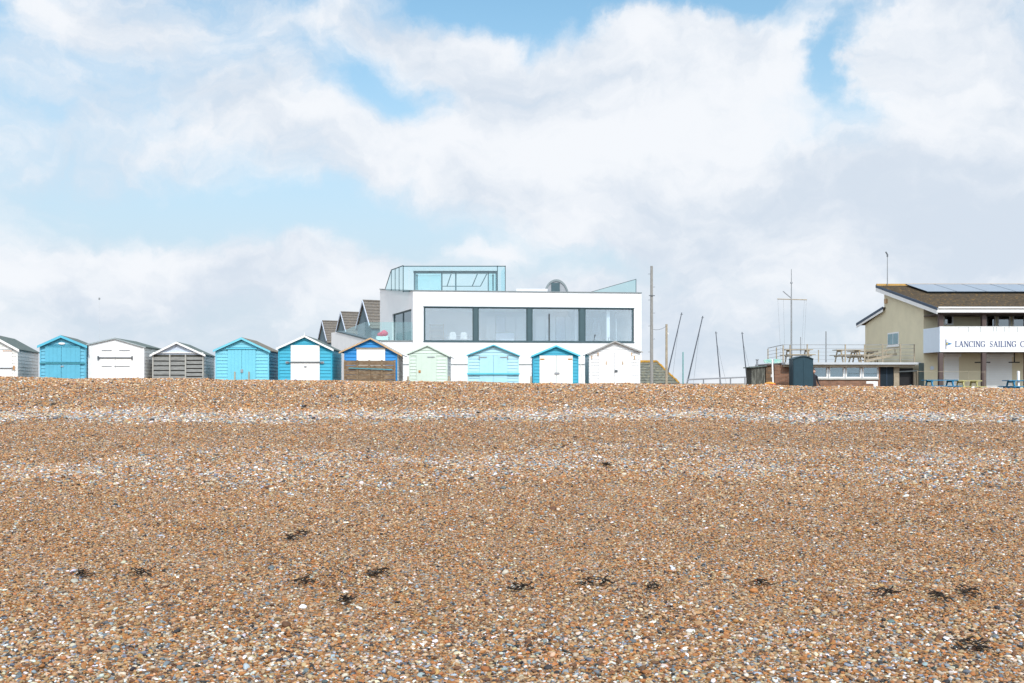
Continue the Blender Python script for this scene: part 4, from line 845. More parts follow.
# bit of a red and orange canoe above the crest
D = 48.6; cn = thing('canoe', 'red hull with an orange deck, only its upper edge showing below the signpost', 'canoe', (X(769.5, D), D, gzz(X(769.5, D), D)))
x0 = X(765.8, D); x1 = X(773.6, D); xm = (x0+x1)/2
mb = MB(); zb = gzz(xm, D)-.02; zr_ = Z(383.8, D)
ring = lambda s, z: [(xm+(x1-x0)/2*s*math.cos(a), D+.9*s*math.sin(a), z) for a in np.linspace(0, 2*math.pi, 17)[:-1]]
def loft(mb, rings):
    vs = [[mb.bm.verts.new(p) for p in r] for r in rings]
    for r0, r1 in zip(vs[:-1], vs[1:]):
        n = len(r0)
        for i in range(n): mb.bm.faces.new([r0[i], r0[(i+1) % n], r1[(i+1) % n], r1[i]])
    mb.bm.faces.new(vs[0]); mb.bm.faces.new(vs[-1])
loft(mb, [ring(.3, zb), ring(.8, (zb+zr_)/2), ring(1, zr_)]); mb.build('hull', m['red'], cn)
mb = MB(); loft(mb, [ring(.97, zr_+.001), ring(.6, Z(382.4, D)), ring(.2, Z(381.8, D))]); mb.build('deck', m['orange'], cn)
# dark teal arched cabinet
D = 50; x0, x1 = X(793.2, D), X(813.2, D); cbn = thing('storage_cabinet', 'dark teal cabinet with an arched top standing before the brick wing', 'cabinet', ((x0+x1)/2, D+.5, gzz(15, D)-.05))
zt4 = Z(359.4, D); zp = Z(356.6, D); n = 10; arcp = [(x0+(x1-x0)*i/n, zt4+(zp-zt4)*math.sin(math.pi*i/n)) for i in range(n+1)]
mb = MB(); mb.prism([(x0, D, GB-.1), (x1, D, GB-.1)]+[(a, D, b) for a, b in arcp[::-1]], (0, .75, 0)); mb.build('body', m['teal_box'], cbn)
mb = MB(); xm = (x0+x1)/2; z9 = GB
for s_, e_ in ((x0+.03, xm-.006), (xm+.006, x1-.03)): mb.box(s_, e_, D-.02, D-.002, z9, zt4-.03)
mb.build('door', m['teal_box'], cbn)
mb = MB()
for (a, b), (c_, d_) in zip(arcp[:-1], arcp[1:]): mb.prism([(a, D-.06, b+.003), (c_, D-.06, d_+.003), (c_, D-.06, d_+.04), (a, D-.06, b+.04)], (0, .88, 0))
mb.build('roof', m['teal_box'], cbn)

# person half hidden behind the cabinet
def person(x, y, z0, label):
    J = dict(pelvis=(0, 0, .93), belly=(0, .0, 1.08), chest=(0, .01, 1.28), neck=(0, .01, 1.46), neck2=(0, 0, 1.53),
             hl=(-.09, 0, .88), kl=(-.10, -.02, .48), al=(-.10, .02, .09), tl=(-.11, -.16, .04), hr=(.09, 0, .88), kr=(.12, -.05, .48), ar=(.13, 0, .09), tr=(.15, -.18, .04),
             sl=(-.17, .01, 1.40), el=(-.25, .0, 1.12), wl=(-.22, -.12, .90), sr=(.17, .01, 1.40), er=(.24, .0, 1.12), wr=(.20, -.16, 1.0))
    E = [('pelvis', 'belly'), ('belly', 'chest'), ('chest', 'neck'), ('neck', 'neck2'), ('pelvis', 'hl'), ('hl', 'kl'), ('kl', 'al'), ('al', 'tl'), ('pelvis', 'hr'), ('hr', 'kr'), ('kr', 'ar'), ('ar', 'tr'), ('chest', 'sl'), ('sl', 'el'), ('el', 'wl'), ('chest', 'sr'), ('sr', 'er'), ('er', 'wr')]
    rad = dict(pelvis=.13, belly=.125, chest=.14, neck=.06, neck2=.055, hl=.09, kl=.06, al=.042, tl=.035, hr=.09, kr=.06, ar=.042, tr=.035, sl=.065, el=.045, wl=.03, sr=.065, er=.045, wr=.03)
    for sgn, wn in ((-1, 'wl'), (1, 'wr')):
        w_ = Vector(J[wn]); pm = w_+Vector((0, -.05, -.05)); J[wn+'p'] = tuple(pm); rad[wn+'p'] = .032; E.append((wn, wn+'p'))
        for i in range(4):
            a = pm+Vector(((i-1.5)*.02, -.035, -.03)); b = a+Vector((0, -.015, -.035)); J[f'{wn}f{i}'] = tuple(a); J[f'{wn}g{i}'] = tuple(b); rad[f'{wn}f{i}'] = .009; rad[f'{wn}g{i}'] = .008
            E += [(wn+'p', f'{wn}f{i}'), (f'{wn}f{i}', f'{wn}g{i}')]
        a = pm+Vector((-sgn*.035, -.02, -.01)); J[wn+'t'] = tuple(a); rad[wn+'t'] = .010; E.append((wn+'p', wn+'t'))
    names = list(J); me = bpy.data.meshes.new('body')
    me.from_pydata([J[n] for n in names], [(names.index(a), names.index(b)) for a, b in E], [])
    root = thing('person', label, 'person', (x, y, z0), R(15))
    o = bpy.data.objects.new('body', me); C.objects.link(o); o.parent = root
    sk = o.modifiers.new('skin', 'SKIN'); sk.use_smooth_shade = True
    for i, n in enumerate(names): me.skin_vertices[0].data[i].radius = (rad[n], rad[n]*(.75 if n in ('chest', 'belly', 'pelvis') else 1)); me.skin_vertices[0].data[i].use_root = (n == 'pelvis')
    o.modifiers.new('sub', 'SUBSURF').levels = 1
    me.materials.append(m['cloth_dark'])
    bm = bmesh.new(); bmesh.ops.create_uvsphere(bm, u_segments=20, v_segments=14, radius=1)
    for v in bm.verts:
        c = v.co
        v.co = Vector((c.x*.075*(1 if c.z > -.3 else 1-.35*(-c.z-.3)), c.y*.095, c.z*.115))
        if c.y < -.8 and False: pass
    def bump(cx, cy, cz_, r, amt):
        for v in bm.verts:
            d = (v.co-Vector((cx, cy, cz_))).length
            if d < r: v.co.y -= amt*(1-d/r)
    bump(0, -.095, -.01, .03, .025); bump(0, -.09, -.055, .03, .008); bump(-.03, -.09, .012, .02, -.008); bump(.03, -.09, .012, .02, -.008)
    mb = MB(); mb.bm.free(); mb.bm = bm; bmesh.ops.translate(bm, verts=bm.verts, vec=(0, -.01, 1.62))
    for sg in (-1, 1): mb.tube((sg*.072, -.005, 1.60), (sg*.085, .005, 1.63), .014, .018, 6)
    mb.build('head', m['skin'], root, world=False, smooth=True)
    bm = bmesh.new(); bmesh.ops.create_uvsphere(bm, u_segments=20, v_segments=12, radius=1)
    bmesh.ops.delete(bm, geom=[v for v in bm.verts if v.co.z < -.35 or (v.co.y < -.45 and v.co.z < .45)], context='VERTS')
    for v in bm.verts: v.co = Vector((v.co.x*.085, v.co.y*.107+.0, v.co.z*.125+1.625))
    mb = MB(); mb.bm.free(); mb.bm = bm; mb.build('hair', m['hair'], root, world=False, smooth=True)
D = 51.45; person(X(813.7, D), D, Z(369.2, D)-1.745, 'person in dark clothes half hidden behind the right edge of the teal cabinet')

# roof terrace railing: posts and wires
tr = thing('terrace_railing', 'timber post and wire railing around the flat roof of the brick wing', 'railing', (X(850, DW), DW, SLABT))
posts = [(783.2, 345.4, 52), (807.2, 344.2, 52), (845.3, 344.3, 52), (864.6, 344.3, 52), (882.6, 344.3, 52), (900.3, 344.3, 52), (914.3, 344.3, 52), (818.5, 349.8, 57), (776.5, 347.4, 54), (768, 348.8, 57), (790, 345, 53.5)]
for px_, py_, d_ in posts:
    mb = MB(); x = X(px_, d_); mb.box(x-.026, x+.026, d_-.026, d_+.03, SLABT if px_ > 783 else Z(363.5, d_), Z(py_, d_)); mb.build('post', m['post_wood'], tr)
for px_ in (871, 877.4, 891, 895.5):
    mb = MB(); x = X(px_, 57); mb.box(x-.03, x+.03, 56.97, 57.03, SLABT, Z(350.5, 57)); mb.build('post', m['post_wood'], tr)
mb = MB()
for k in range(5):
    zz = Z(344.8, DW)-k*.19; mb.tube((X(783.2, DW), DW+.01, zz), (X(914.3, DW), DW+.01, zz), .011 if k else .02, n=4)
    mb.tube((X(783.2, DW), DW+.01, zz), (X(768, 57), 57, zz), .011 if k else .022, n=4)
mb.build('wire', m['mast_light'], tr)
# stair-side handrail / sloping timbers against the club wall
hr = thing('stair', 'narrow timber stair with a sloping handrail against the beige wall', 'stair', (X(885, 55), 55, SLABT))
mb = MB(); mb.bar(W(866, 361, 54), W(897, 354, 54), .05, .14); mb.build('stringer', m['post_wood'], hr)
mb = MB(); mb.bar(W(866, 356.2, 54), W(899, 347, 54), .05, .07); mb.build('handrail', m['post_wood'], hr)
for i in range(7):
    mb = MB(); q = W(867+i*4.6, 360.6-i*1.02, 54); mb.box(q.x-.13, q.x+.13, 54.03, 54.8, q.z, q.z+.04); mb.build('tread', m['table_grey'], hr)
for i in range(4):
    mb = MB(); q = W(868+i*9, 361-i*2.0, 54); mb.box(q.x-.025, q.x+.025, 53.97, 54.03, q.z, q.z+.32); mb.build('baluster', m['post_wood'], hr)
# picnic tables
def picnic(x, y, z, rz, mm, label, group, L_=1.5):
    t = thing('picnic_table', label, 'picnic table', (x, y, z), rz, group)
    mb = MB()
    for i in range(5): mb.box(-L_/2, L_/2, -.35+i*.142, -.35+i*.142+.132, .71, .75)
    mb.build('tabletop', mm, t, world=False)
    for s in (-1, 1):
        mb = MB(); mb.box(-L_/2, L_/2, s*.68-.13, s*.68+.13, .43, .47); mb.build('bench', mm, t, world=False)
        mb = MB(); xx = s*(L_/2-.25)
        for q in (-1, 1): mb.bar((xx, q*.62, 0), (xx, q*.25, .71), .045, .09)
        mb.box(xx+.023, xx+.06, -.8, .8, .36, .43); mb.box(xx+.023, xx+.06, -.34, .34, .63, .705); mb.build('leg_frame', mm, t, world=False)
    return t
gt = 'picnic tables on the roof terrace'
picnic(X(797.5, 54.2), 54.2, SLABT, 0, m['table_grey'], 'weathered picnic table on the roof terrace above the teal cabinet', gt, 1.5)
picnic(X(848, 54.6), 54.6, SLABT, .05, m['table_grey'], 'weathered picnic table on the roof terrace left of the beige wall, nearest it', gt, 1.5)
picnic(X(862, 57), 57, SLABT, .2, m['table_grey'], 'darker picnic table further back against the foot of the stair', gt, 1.5)
gt = 'picnic tables in front of the sailing club'
zt5 = Z(379.8, 48.2)-.75
picnic(X(939.5, 48.2), 48.2, zt5, 0, m['table_blue'], 'blue picnic table in front of the narrow white shutter, left of the olive one', gt, 1.5)
picnic(X(967, 48.4), 48.4, zt5-.03, 0, m['table_yellow'], 'olive yellow picnic table below the club balcony', gt, 1.15)
picnic(X(1021, 48.2), 48.2, zt5-.02, 0, m['table_blue'], 'blue picnic table cut by the right frame edge, beside the white post', gt, 1.5)
# flagstaff
D = 55; x = X(791.4, D); fl = thing('flagstaff', 'tall thin flagstaff with a crossed yardarm and gaff on the roof terrace', 'flagstaff', (x, D, SLABT))
mb = MB(); mb.tube((x, D, SLABT), (x, D, Z(300, D)), .05, .04); mb.tube((x, D, Z(300, D)), (x, D, Z(269, D)), .032, .016); mb.build('mast', m['mast_light'], fl)
mb = MB(); mb.tube((X(777.4, D), D, Z(299.0, D)), (X(806.8, D), D, Z(299.8, D)), .028, n=6); mb.build('yardarm', m['post_wood'], fl)
mb = MB(); mb.tube((X(783, D), D, Z(291.2, D)), (x, D, Z(298.2, D)), .03, n=6); mb.build('gaff', m['grey_iron'], fl)
mb = MB(); mb.tube((x, D, Z(283.6, D)), (x, D, Z(282, D)), .065, n=8); mb.build('truck', m['grey_iron'], fl)
for a_, b_ in ((777.8, 781), (783.4, 785), (806.4, 803.5), (804.5, 801)): mb = MB(); mb.tube((X(a_, D), D, Z(299.3, D)), (X(b_, D), D, Z(361, D)), .006, n=4); mb.build('halyard', m['mast_light'], fl)
D = 53; x = X(826, D); mb = MB(); mb.tube((x, D, SLABT), (x, D, Z(331.4, D)), .04, .03); tag(mb.build('short_pole', m['mast_light']), 'plain grey pole on the roof terrace right of the flagstaff', 'pole')
D = 54; x = X(800.6, D); mb = MB(); mb.tube((x, D, SLABT), (x, D, Z(337, D)), .025, .02); tag(mb.build('short_pole', m['mast_light']), 'thin grey pole on the terrace just right of the flagstaff foot', 'pole')

# ------------------------------------------------------------------ sailing club main building
XW = 21.5; DF = 52.0; DB = 50.0; XE = 36.0
cl = thing('sailing_club', 'two-storey beige sailing club with a white balcony front and a brown roof', 'club house', (XW, DF, GB))
DE = 49.75; DR = 57.9; zE = Z(307, DE); zR = Z(285, DR); rs = (zR-zE)/(DR-DE)    # eave and high edge of the main roof
rt = lambda y: zE+(y-DE)*rs
mb = MB(); pts = [(XW, DF, GB-.1), (XW, 60.6, GB-.1), (XW, 60.6, Z(325, 60.6)), (XW, 57.5, Z(310, 57.5)), (XW, 57.5, rt(57.5)-.22), (XW, DF, rt(DF)-.22)]
mb.prism(pts, (.2, 0, 0)); mb.build('side_wall', m['beige'], cl)
# front wall with openings
wins = [(943.6, 953.4, 312.6, 325), (985.6, 995.8, 312, 329), (997.4, 1010.5, 312, 329), (1012.5, 1028, 312, 329), (1032, 1046, 312, 329)]
zf = Z(350.5, DF); zc = rt(DF)-.25
mb = MB(); cur = XW+.2
for (a_, b_, y0, y1) in wins:
    x0, x1 = X(a_, DF), X(b_, DF); mb.box(cur, x0, DF, DF+.2, zf, zc); mb.box(x0, x1, DF, DF+.2, zf, Z(y1, DF)); mb.box(x0, x1, DF, DF+.2, Z(y0, DF), zc); cur = x1
mb.box(cur, XE, DF, DF+.2, zf, zc); mb.box(XW+.2, XE, DF, DF+.2, GB-.1, zf-.001); mb.box(XE-.2, XE, DF+.2, 60.4, GB-.1, rt(55)); mb.build('front_wall', m['beige'], cl)
for (a_, b_, y0, y1) in wins:
    x0, x1 = X(a_, DF), X(b_, DF); z0, z1 = Z(y1, DF), Z(y0, DF); e = .07; mb = MB()
    for bx in ((x0, x0+e, z0, z1), (x1-e, x1, z0, z1), (x0+e, x1-e, z0, z0+e), (x0+e, x1-e, z1-e, z1)): mb.box(bx[0], bx[1], DF-.02, DF+.06, bx[2], bx[3])
    f = mb.build('window', m['trim_white'], cl); mb = MB(); mb.box(x0+e-.005, x1-e+.005, DF+.02, DF+.03, z0+e-.005, z1-e+.005); mb.build('pane', G_dark, f)
mb = MB(); mb.box(XW+.25, XE-.25, 54.4, 54.5, zf, zc); mb.build('interior_wall', m['navy'], cl)
# side window
y0_, y1_ = XW/((899-512)/F), XW/((888-512)/F); mb = MB(); zz0, zz1 = Z(345.5, 56), Z(331.6, 55.3)
mb.box(XW-.03, XW-.002, y0_, y1_, zz0-.02, zz1); f = mb.build('window', m['trim_white'], cl)
for a_, b_ in ((y0_+.06, (y0_+y1_)/2-.03), ((y0_+y1_)/2+.03, y1_-.06)): mb = MB(); mb.box(XW-.036, XW-.031, a_, b_, zz0+.07, zz1-.08); mb.build('pane', mat('side_pane', (.10, .22, .25), .1, .2, 2, spec=.8), f)
mb = MB(); mb.box(XW-.09, XW-.004, y0_-.06, y1_+.06, zz0-.08, zz0-.022); mb.build('sill', m['trim_white'], f)
mb = MB(); yv = XW/((886-512)/F); mb.box(XW-.08, XW-.002, yv-.25, yv+.1, Z(303.5, yv), Z(299, yv)); mb.build('vent', m['yellow'] if 0 else m['tan_wood'], cl)
# main roof
XR = X(937, DE); th = .16
mb = MB(); mb.prism([(XR, DE, zE-.06), (XR, DR, zR-.06), (XR, DR, zR-.06-th), (XR, DE, zE-.06-th)], (XE+.6-XR, 0, 0)); mb.build('roof_deck', m['dark_blue'], cl)
mb = MB(); tiled(mb, (XR-.02, DE-.05, zE-.04), (XE+.6, DE-.05, zE-.04), (XE+.6, DR, zR-.04), (XR-.02, DR, zR-.04), 30, .035, .035); rf = mb.build('roof', m['tile_brown'], cl)
mb = MB(); mb.box(XR-.03, XE+.6, DR-.05, DR+.1, zR-.05, zR+.07); mb.build('ridge', m['ridge'], rf)
mb = MB(); mb.prism([(XR-.06, DE-.1, zE-.02), (XR-.06, DR+.1, zR+.0), (XR-.06, DR+.1, zR-.14), (XR-.06, DE-.1, zE-.16)], (.035, 0, 0)); mb.build('verge', m['dark_blue'], rf)
mb = MB(); mb.prism([(XR-.05, DE-.1, zE-.165), (XR-.05, DR+.1, zR-.145), (XR-.05, DR+.1, zR-.36), (XR-.05, DE-.1, zE-.36)], (.03, 0, 0)); mb.build('bargeboard', m['trim_white'], cl)
mb = MB(); mb.box(XR-.02, XE+.6, DE-.13, DE-.09, zE-.28, zE-.07); mb.build('fascia', m['trim_white'], cl)
mb = MB(); mb.tube((XR, DE-.17, zE-.05), (XE+.6, DE-.17, zE-.05), .05, n=8); mb.build('gutter', m['trim_white'], cl)
mb = MB(); mb.prism([(XW, DE-.05, zE-.29), (XW, DF, zE-.29), (XW, DF, zE-.33), (XW, DE-.05, zE-.33)], (XE+.6-XW, 0, 0)); mb.build('soffit', m['dark_brown'], cl)
# rear roof
mb = MB(); xr_ = XW-.14; mb.prism([(xr_, 57.3, Z(307, 57.2)), (xr_, 61.6, Z(323.4, 61.6)), (xr_, 61.6, Z(325.4, 61.6)), (xr_, 57.3, Z(309.2, 57.3))], (XE-xr_, 0, 0)); mb.build('rear_roof', m['tile_brown'], cl)
mb = MB(); mb.prism([(xr_-.04, 57.3, Z(307, 57.2)+.03), (xr_-.04, 61.7, Z(323.4, 61.6)+.02), (xr_-.04, 61.7, Z(325.6, 61.6)), (xr_-.04, 57.3, Z(309.2, 57.3))], (.035, 0, 0)); mb.build('verge', m['dark_blue'], cl)
mb = MB(); mb.prism([(xr_-.03, 57.3, Z(309.3, 57.3)), (xr_-.03, 61.65, Z(325.7, 61.6)), (xr_-.03, 61.65, Z(327.6, 61.6)), (xr_-.03, 57.3, Z(311.6, 57.3))], (.03, 0, 0)); mb.build('bargeboard', m['trim_white'], cl)
# solar panels
sa, sb = 54.5, 57.55
def on_roof(x, y, h): return Vector((x, y, rt(y)+h))
xs0 = X(927.5, 54.5)
for k in range(9):
    x0 = xs0+k*1.62; x1 = x0+1.605
    mb = MB(); mb.prism([on_roof(x0, sa, .10), on_roof(x1, sa, .10), on_roof(x1, sb, .10), on_roof(x0, sb, .10)], (0, 0, -.04)); pn = mb.build('solar_panel', m['navy'], cl)
    mb = MB(); mb.prism([on_roof(x0+.02, sa+.04, .108), on_roof(x1-.02, sa+.04, .108), on_roof(x1-.02, sb-.04, .108), on_roof(x0+.02, sb-.04, .108)], (0, 0, -.006)); mb.build('cell_glass', m['solar'], pn)
# balcony
zb0, zb1 = Z(352, DB), Z(327, DB)
mb = MB(); mb.box(XW, XE, DB, DF-.002, zb0, zb0+.14); mb.build('balcony_floor', m['dark_brown'], cl)
mb = MB(); mb.box(XW, XE, DB-.05, DB, zb0, zb1); pf = mb.build('balcony_front', m['trim_white'], cl)
mb = MB(); mb.box(XW-.04, XW-.001, DB-.05, DF-.05, zb0, zb1); mb.build('balcony_side', mat('shaded_white_board', (.62, .70, .78), .6, .03, 2), cl)  # white parapet board tinted blue here: its shade is put into the colour
mb = MB(); mb.box(XW-.05, XE, DB-.07, DB+.02, zb1+.001, zb1+.03); mb.build('balcony_cap', m['trim_white'], pf)
for px_ in (958.5, 968, 980, 993, 996, 1004, 1008.5, 1017):
    mb = MB(); x = X(px_, DB); mb.box(x-.012, x+.012, DB-.056, DB-.051, Z(331.5+random.uniform(0, 1.5), DB), zb1-.02); mb.build('stain', m['grey_trim'], pf)
for k, px_ in enumerate((941, 984, 1027, 1070, 1113)):
    x = X(px_, DB)+.02; wd = .1
    mb = MB(); mb.box(x-wd, x+wd, DB+.01, DB+.2, zb1-.9, zE-.335); mb.build('column', m['dark_brown'], cl)
    mb = MB(); mb.box(x-wd, x+wd, DB+.01, DB+.2, GB-.1, zb0-.002); mb.build('column', m['dark_brown'], cl)
# lettering, cut from thin board
def arcpts(cx, cy, rx, ry, a0, a1, n=10): return [(cx+rx*math.cos(R(a0+(a1-a0)*i/n)), cy+ry*math.sin(R(a0+(a1-a0)*i/n))) for i in range(n+1)]
TH_, TN = .18, .09
GL = {
 'L': (.62, [([(.12, 0), (.12, 1)], TH_), ([(.12, .03), (.6, .03)], TN), ([(.58, 0), (.6, .2)], TN), ([(0, .97), (.26, .97)], TN), ([(0, .03), (.2, .03)], TN)]),
 'A': (.82, [([(.08, 0), (.4, 1)], TN), ([(.4, 1), (.72, 0)], TH_), ([(.2, .36), (.6, .36)], TN), ([(0, .03), (.18, .03)], TN), ([(.6, .03), (.84, .03)], TN)]),
 'N': (.84, [([(.12, 0), (.12, 1)], TN), ([(.12, 1), (.74, 0)], TH_), ([(.74, 0), (.74, 1)], TN), ([(0, .97), (.16, .97)], TN), ([(0, .03), (.24, .03)], TN), ([(.62, .97), (.86, .97)], TN)]),
 'C': (.76, [(arcpts(.42, .5, .38, .5, 130, 235), TH_), (arcpts(.42, .5, .38, .5, 40, 130), TN), (arcpts(.42, .5, .38, .5, 235, 322), TN), ([(.72, .74), (.73, .97)], TN)]),
 'I': (.30, [([(.14, 0), (.14, 1)], TH_), ([(.02, .97), (.26, .97)], TN), ([(.02, .03), (.26, .03)], TN)]),
 'G': (.84, [(arcpts(.42, .5, .38, .5, 130, 235), TH_), (arcpts(.42, .5, .38, .5, 40, 130), TN), (arcpts(.42, .5, .38, .5, 235, 312), TN), ([(.70, .08), (.70, .42)], TH_), ([(.56, .42), (.84, .42)], TN), ([(.72, .74), (.73, .97)], TN)]),
 'S': (.60, [(arcpts(.3, .74, .22, .25, 35, 200), TN), ([(.09, .68), (.2, .56), (.4, .44), (.5, .34)], TH_), (arcpts(.3, .27, .22, .26, 20, -150), TN), ([(.5, .78), (.5, .97)], TN), ([(.08, .03), (.08, .24)], TN)]),
 'U': (.80, [([(.12, 1), (.12, .35)], TH_), (arcpts(.4, .35, .28, .33, 180, 360), TN), ([(.68, .35), (.68, 1)], TN), ([(0, .97), (.26, .97)], TN), ([(.56, .97), (.8, .97)], TN)]),
 'B': (.68, [([(.12, 0), (.12, 1)], TH_), ([(0, .97), (.36, .97)], TN), ([(0, .03), (.38, .03)], TN), ([(.12, .53), (.36, .53)], TN), (arcpts(.36, .75, .2, .22, 90, -90), TN), (arcpts(.38, .28, .24, .25, 90, -90), TH_)]),
}
def word(txt, xa, xb, z0, h, y, par):
    adv = sum(GL[c][0] for c in txt)+.14*(len(txt)-1); sx = (xb-xa)/adv; x = xa; mb = MB(); q = 0
    for c in txt:
        w_, st = GL[c]
        for pts, tw in st:
            P_ = [Vector((x+px_*sx, 0, z0+pz_*h)) for px_, pz_ in pts]; wd = tw*h*.8
            for a, b in zip(P_[:-1], P_[1:]):
                d = (b-a); 
                if d.length < 1e-5: continue
                d.normalize(); n = Vector((-d.z, 0, d.x))*wd/2; e = d*wd*.15; q += 1; yy = y-.0004*(q % 9)
                mb.prism([(v.x, yy, v.z) for v in (a-n-e, b-n+e, b+n+e, a+n-e)], (0, .012, 0))
        x += (w_+.14)*sx
    mb.build('lettering', m['letter'], par)
lz, lh = Z(346.9, DB), Z(341.2, DB)-Z(346.9, DB)
word('LANCING', X(954.8, DB), X(984.6, DB), lz, lh, DB-.064, pf)
word('SAILING', X(989.2, DB), X(1015.6, DB), lz, lh, DB-.064, pf)
word('CLUB', X(1019.8, DB), X(1038.5, DB), lz, lh, DB-.064, pf)
mb = MB(); x = X(945.4, DB); mb.box(x-.015, x+.015, DB-.075, DB-.052, Z(349.2, DB), Z(339.4, DB)); mb.build('emblem_staff', m['letter'], pf)
mb = MB(); mb.prism([(X(946.2, DB), DB-.07, Z(342.2, DB)), (X(951.6, DB), DB-.07, Z(343.7, DB)), (X(946.2, DB), DB-.07, Z(345.4, DB))], (0, .015, 0)); mb.build('emblem_pennant', mat('pennant_blue', (.01, .17, .42), .5, .05), pf)
mb = MB(); mb.prism([(X(946.0, DB), DB-.078, Z(342.6, DB)), (X(947.8, DB), DB-.078, Z(343.7, DB)), (X(946.0, DB), DB-.078, Z(345.0, DB))], (0, .007, 0)); mb.build('emblem_patch', m['yellow'], pf)
# ground floor shutters, lamps, sign
def shutter(a_, b_, y0, y1, nm):
    x0, x1 = X(a_, DF), X(b_, DF); z0, z1 = max(GB, Z(y1, DF)), Z(y0, DF); mb = MB(); n = int((z1-z0)/.09)
    for i in range(n): zz = z0+i*(z1-z0)/n; mb.prism([(x0, DF-.05, zz), (x0, DF-.035, zz+(z1-z0)/n-.004), (x0, DF-.002, zz+(z1-z0)/n-.004), (x0, DF-.002, zz)], (x1-x0, 0, 0))
    return mb.build(nm, m['shutter'], cl)
shutter(943.8, 958.6, 357, 386.5, 'roller_shutter'); shutter(985, 1011.6, 357, 390, 'garage_door')
for a_, b_ in ((943.2, 959.6), (984.4, 1013)): mb = MB(); mb.box(X(a_, DF), X(b_, DF), DF-.2, DF-.003, Z(357, DF), Z(353.6, DF)); mb.build('shutter_box', m['trim_white'], cl)
mb = MB(); x0, x1 = X(959, DF), X(960.6, DF)
for a_, b_ in ((975.6, 989.8), (1009.6, 1019.4)):
    mb = MB(); mb.box(X(a_, 51), X(b_, 51), 50.95, 51.1, Z(362.9, 51), Z(361.8, 51)); mb.prism([(X((a_+b_)/2, 51)-.03, 51, Z(361.8, 51)), (X((a_+b_)/2, 51)+.03, 51, Z(361.8, 51)), (X((a_+b_)/2, 51)+.02, 51, zb0), (X((a_+b_)/2, 51)-.02, 51, zb0)], (0, .03, 0)); mb.build('heater', m['black'], cl)
mb = MB(); xx, zz = X(932, DF), Z(368, DF); mb.prism([(xx+.1*math.cos(a), DF-.03, zz+.1*math.sin(a)) for a in np.linspace(0, 2*math.pi, 17)[:-1]], (0, .028, 0)); mb.build('round_sign', m['lavender'], cl)
# dark fence between wing and club
mb = MB()
for i in range(8): xx = X(918.6, 51)+i*.035; mb.box(xx, xx+.028, 50.98, 51.0, GB-.1, Z(363, 51))
tag(mb.build('slat_fence', m['dark_fence']), 'narrow dark green slatted fence between the brick wing and the club', 'fence')
# white post and rope
D = 48.0; x = X(1018.4, D); mb = MB(); mb.box(x-.05, x+.05, D-.05, D+.05, gzz(x, D)-.05, Z(371, D)); tag(mb.build('white_post', m['trim_white'], bevel=.006), 'square white post in front of the club, by the cut-off blue table', 'post')
rp = thing('rope_barrier', 'tan rope strung on thin stakes in front of the club', 'rope', (X(950, 47.5), 47.5, gzz(20, 47.5)))
mb = MB(); mb.tube(W(917, 371.4, 47.5), W(985, 372, 47.5), .008, n=5); mb.build('rope', m['post_wood'], rp)
for px_ in (917.6, 968.4, 985): mb = MB(); x = X(px_, 47.5); mb.tube((x, 47.5, gzz(x, 47.5)-.05), (x, 47.5, Z(370.6, 47.5)), .009, n=6); mb.build('stake', m['post_wood'], rp)
# wind instrument on the roof
D = 57.8; x = X(887.4, D); an = thing('wind_vane', 'thin pole with a small wind vane on the club roof', 'wind vane', (x, D, zR))
mb = MB(); mb.tube((x, D, zR), (x, D, Z(255.4, D)), .028, .02, 6); mb.build('pole', m['mast_light'], an)
mb = MB(); mb.bar((x-.1, D, Z(251.8, D)), (x+.02, D, Z(255.2, D)), .04, .07); mb.tube((x, D, Z(256.6, D)), (x, D, Z(254, D)), .05, .03, 8); mb.build('vane', m['iron'], an)

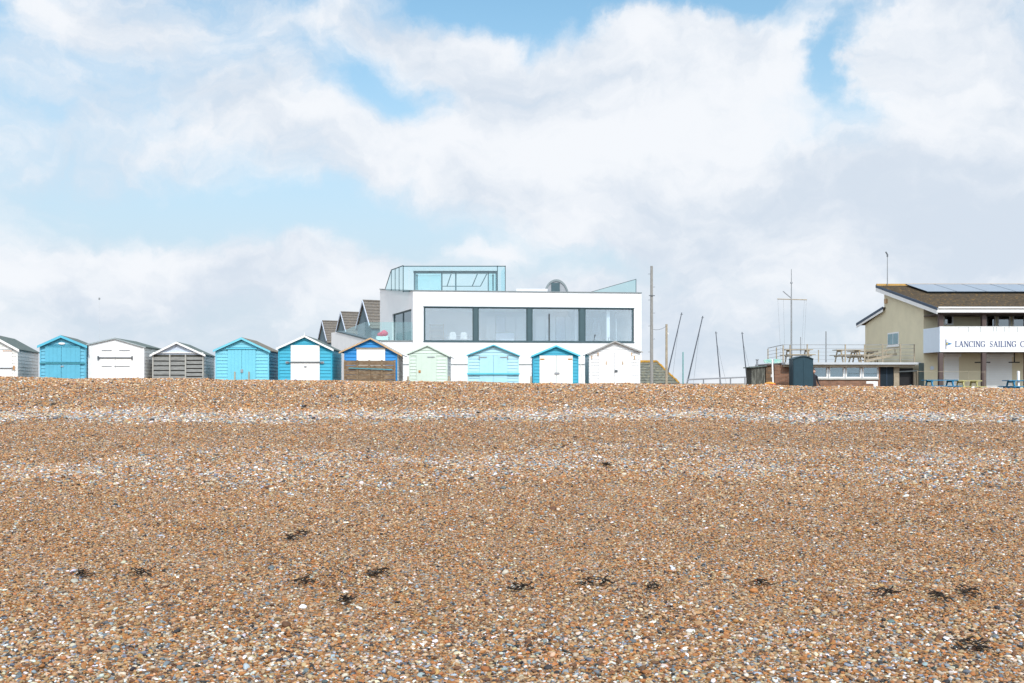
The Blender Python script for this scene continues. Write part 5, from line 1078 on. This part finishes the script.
# ------------------------------------------------------------------ seaweed on the strand line
def ground_hit(px, py):
    lo = 4.5
    for i in range(4000):
        d = 4.5+i*.01
        if Z(py, d) <= gzz(X(px, d), d)+.0: return d
    return 30
def weed(px, py, w_px, label, dense=1.0):
    d = ground_hit(px, py); x = X(px, d); g0 = gzz(x, d); w_ = w_px/F*d
    o = thing('seaweed_clump', label, 'seaweed', (x, d, g0), random.uniform(-.2, .2), 'dried seaweed on the shingle')
    mb = MB(); w_ *= .66; n = int((11+w_*50)*dense)
    for i in range(n):
        cx, cy = random.gauss(0, w_*.27), random.gauss(0, w_*.16+.02); cz_ = .028+random.uniform(0, .03); a = random.gauss(0, .5)+(math.pi if random.random() < .5 else 0); L_ = random.uniform(.05, .16)*max(.6, min(1.3, w_*2))
        p = Vector((cx, cy, cz_))
        for k in range(4):
            a += random.uniform(-.7, .7); q = p+Vector((math.cos(a)*L_/4, math.sin(a)*L_/4, random.uniform(-.012, .012))); q.z = max(.012, q.z); mb.bar(p, q, random.uniform(.006, .016), .005); p = q
    mb.build('fronds', m['seaweed'], o, world=False)
WL = [(143, 570.5, 18, 'black seaweed tuft at lower left with a curled right end'), (81, 572, 10, 'small black seaweed scrap, leftmost of the strand line'), (290, 538, 9, 'small seaweed scrap above the left end of the strand line'), (302, 534, 9, 'seaweed scrap touching its lower left neighbour, highest of the line'),
      (303, 579.5, 26, 'long thin dark seaweed strand left of centre'), (378, 571, 12, 'dark seaweed knot between the long thin strand and the oval clump'), (520, 584.5, 22, 'oval seaweed clump near the centre of the beach'), (588, 580, 8, 'faint seaweed scrap right of the centre clump'),
      (605, 580.5, 11, 'compact black seaweed scrap right of the oval centre clump'), (652, 585, 12, 'thin seaweed scrap at right of centre, alone'), (888, 591, 26, 'long flat seaweed strand, left of three at lower right'), (941, 595, 22, 'drooping seaweed strand, middle of three at lower right'),
      (969, 590, 17, 'black seaweed strand, right of three at lower right'), (970, 646, 30, 'largest black seaweed heap near the lower right corner'), (761, 581, 12, 'scattered brown seaweed bits at right of centre'), (346, 598, 8, 'tiny brown seaweed scrap below the dark knot')]
for px_, py_, w_, lab in WL: weed(px_, py_+(6 if py_ > 560 else 3), w_*(.8 if w_ < 15 else .95), lab)
for px_, py_, w_, lab in ((53, 405.5, 6, 'tiny dark weed patch on the upper bank, far left'), (305, 407, 6, 'tiny dark weed patch on the upper bank below the turquoise hut'), (478.5, 414, 4, 'dark speck of weed on the pale pebble strip at centre'), (606, 467, 6, 'dark weed speck on the middle pebble band')):
    weed(px_, py_, w_, lab, 2.0)
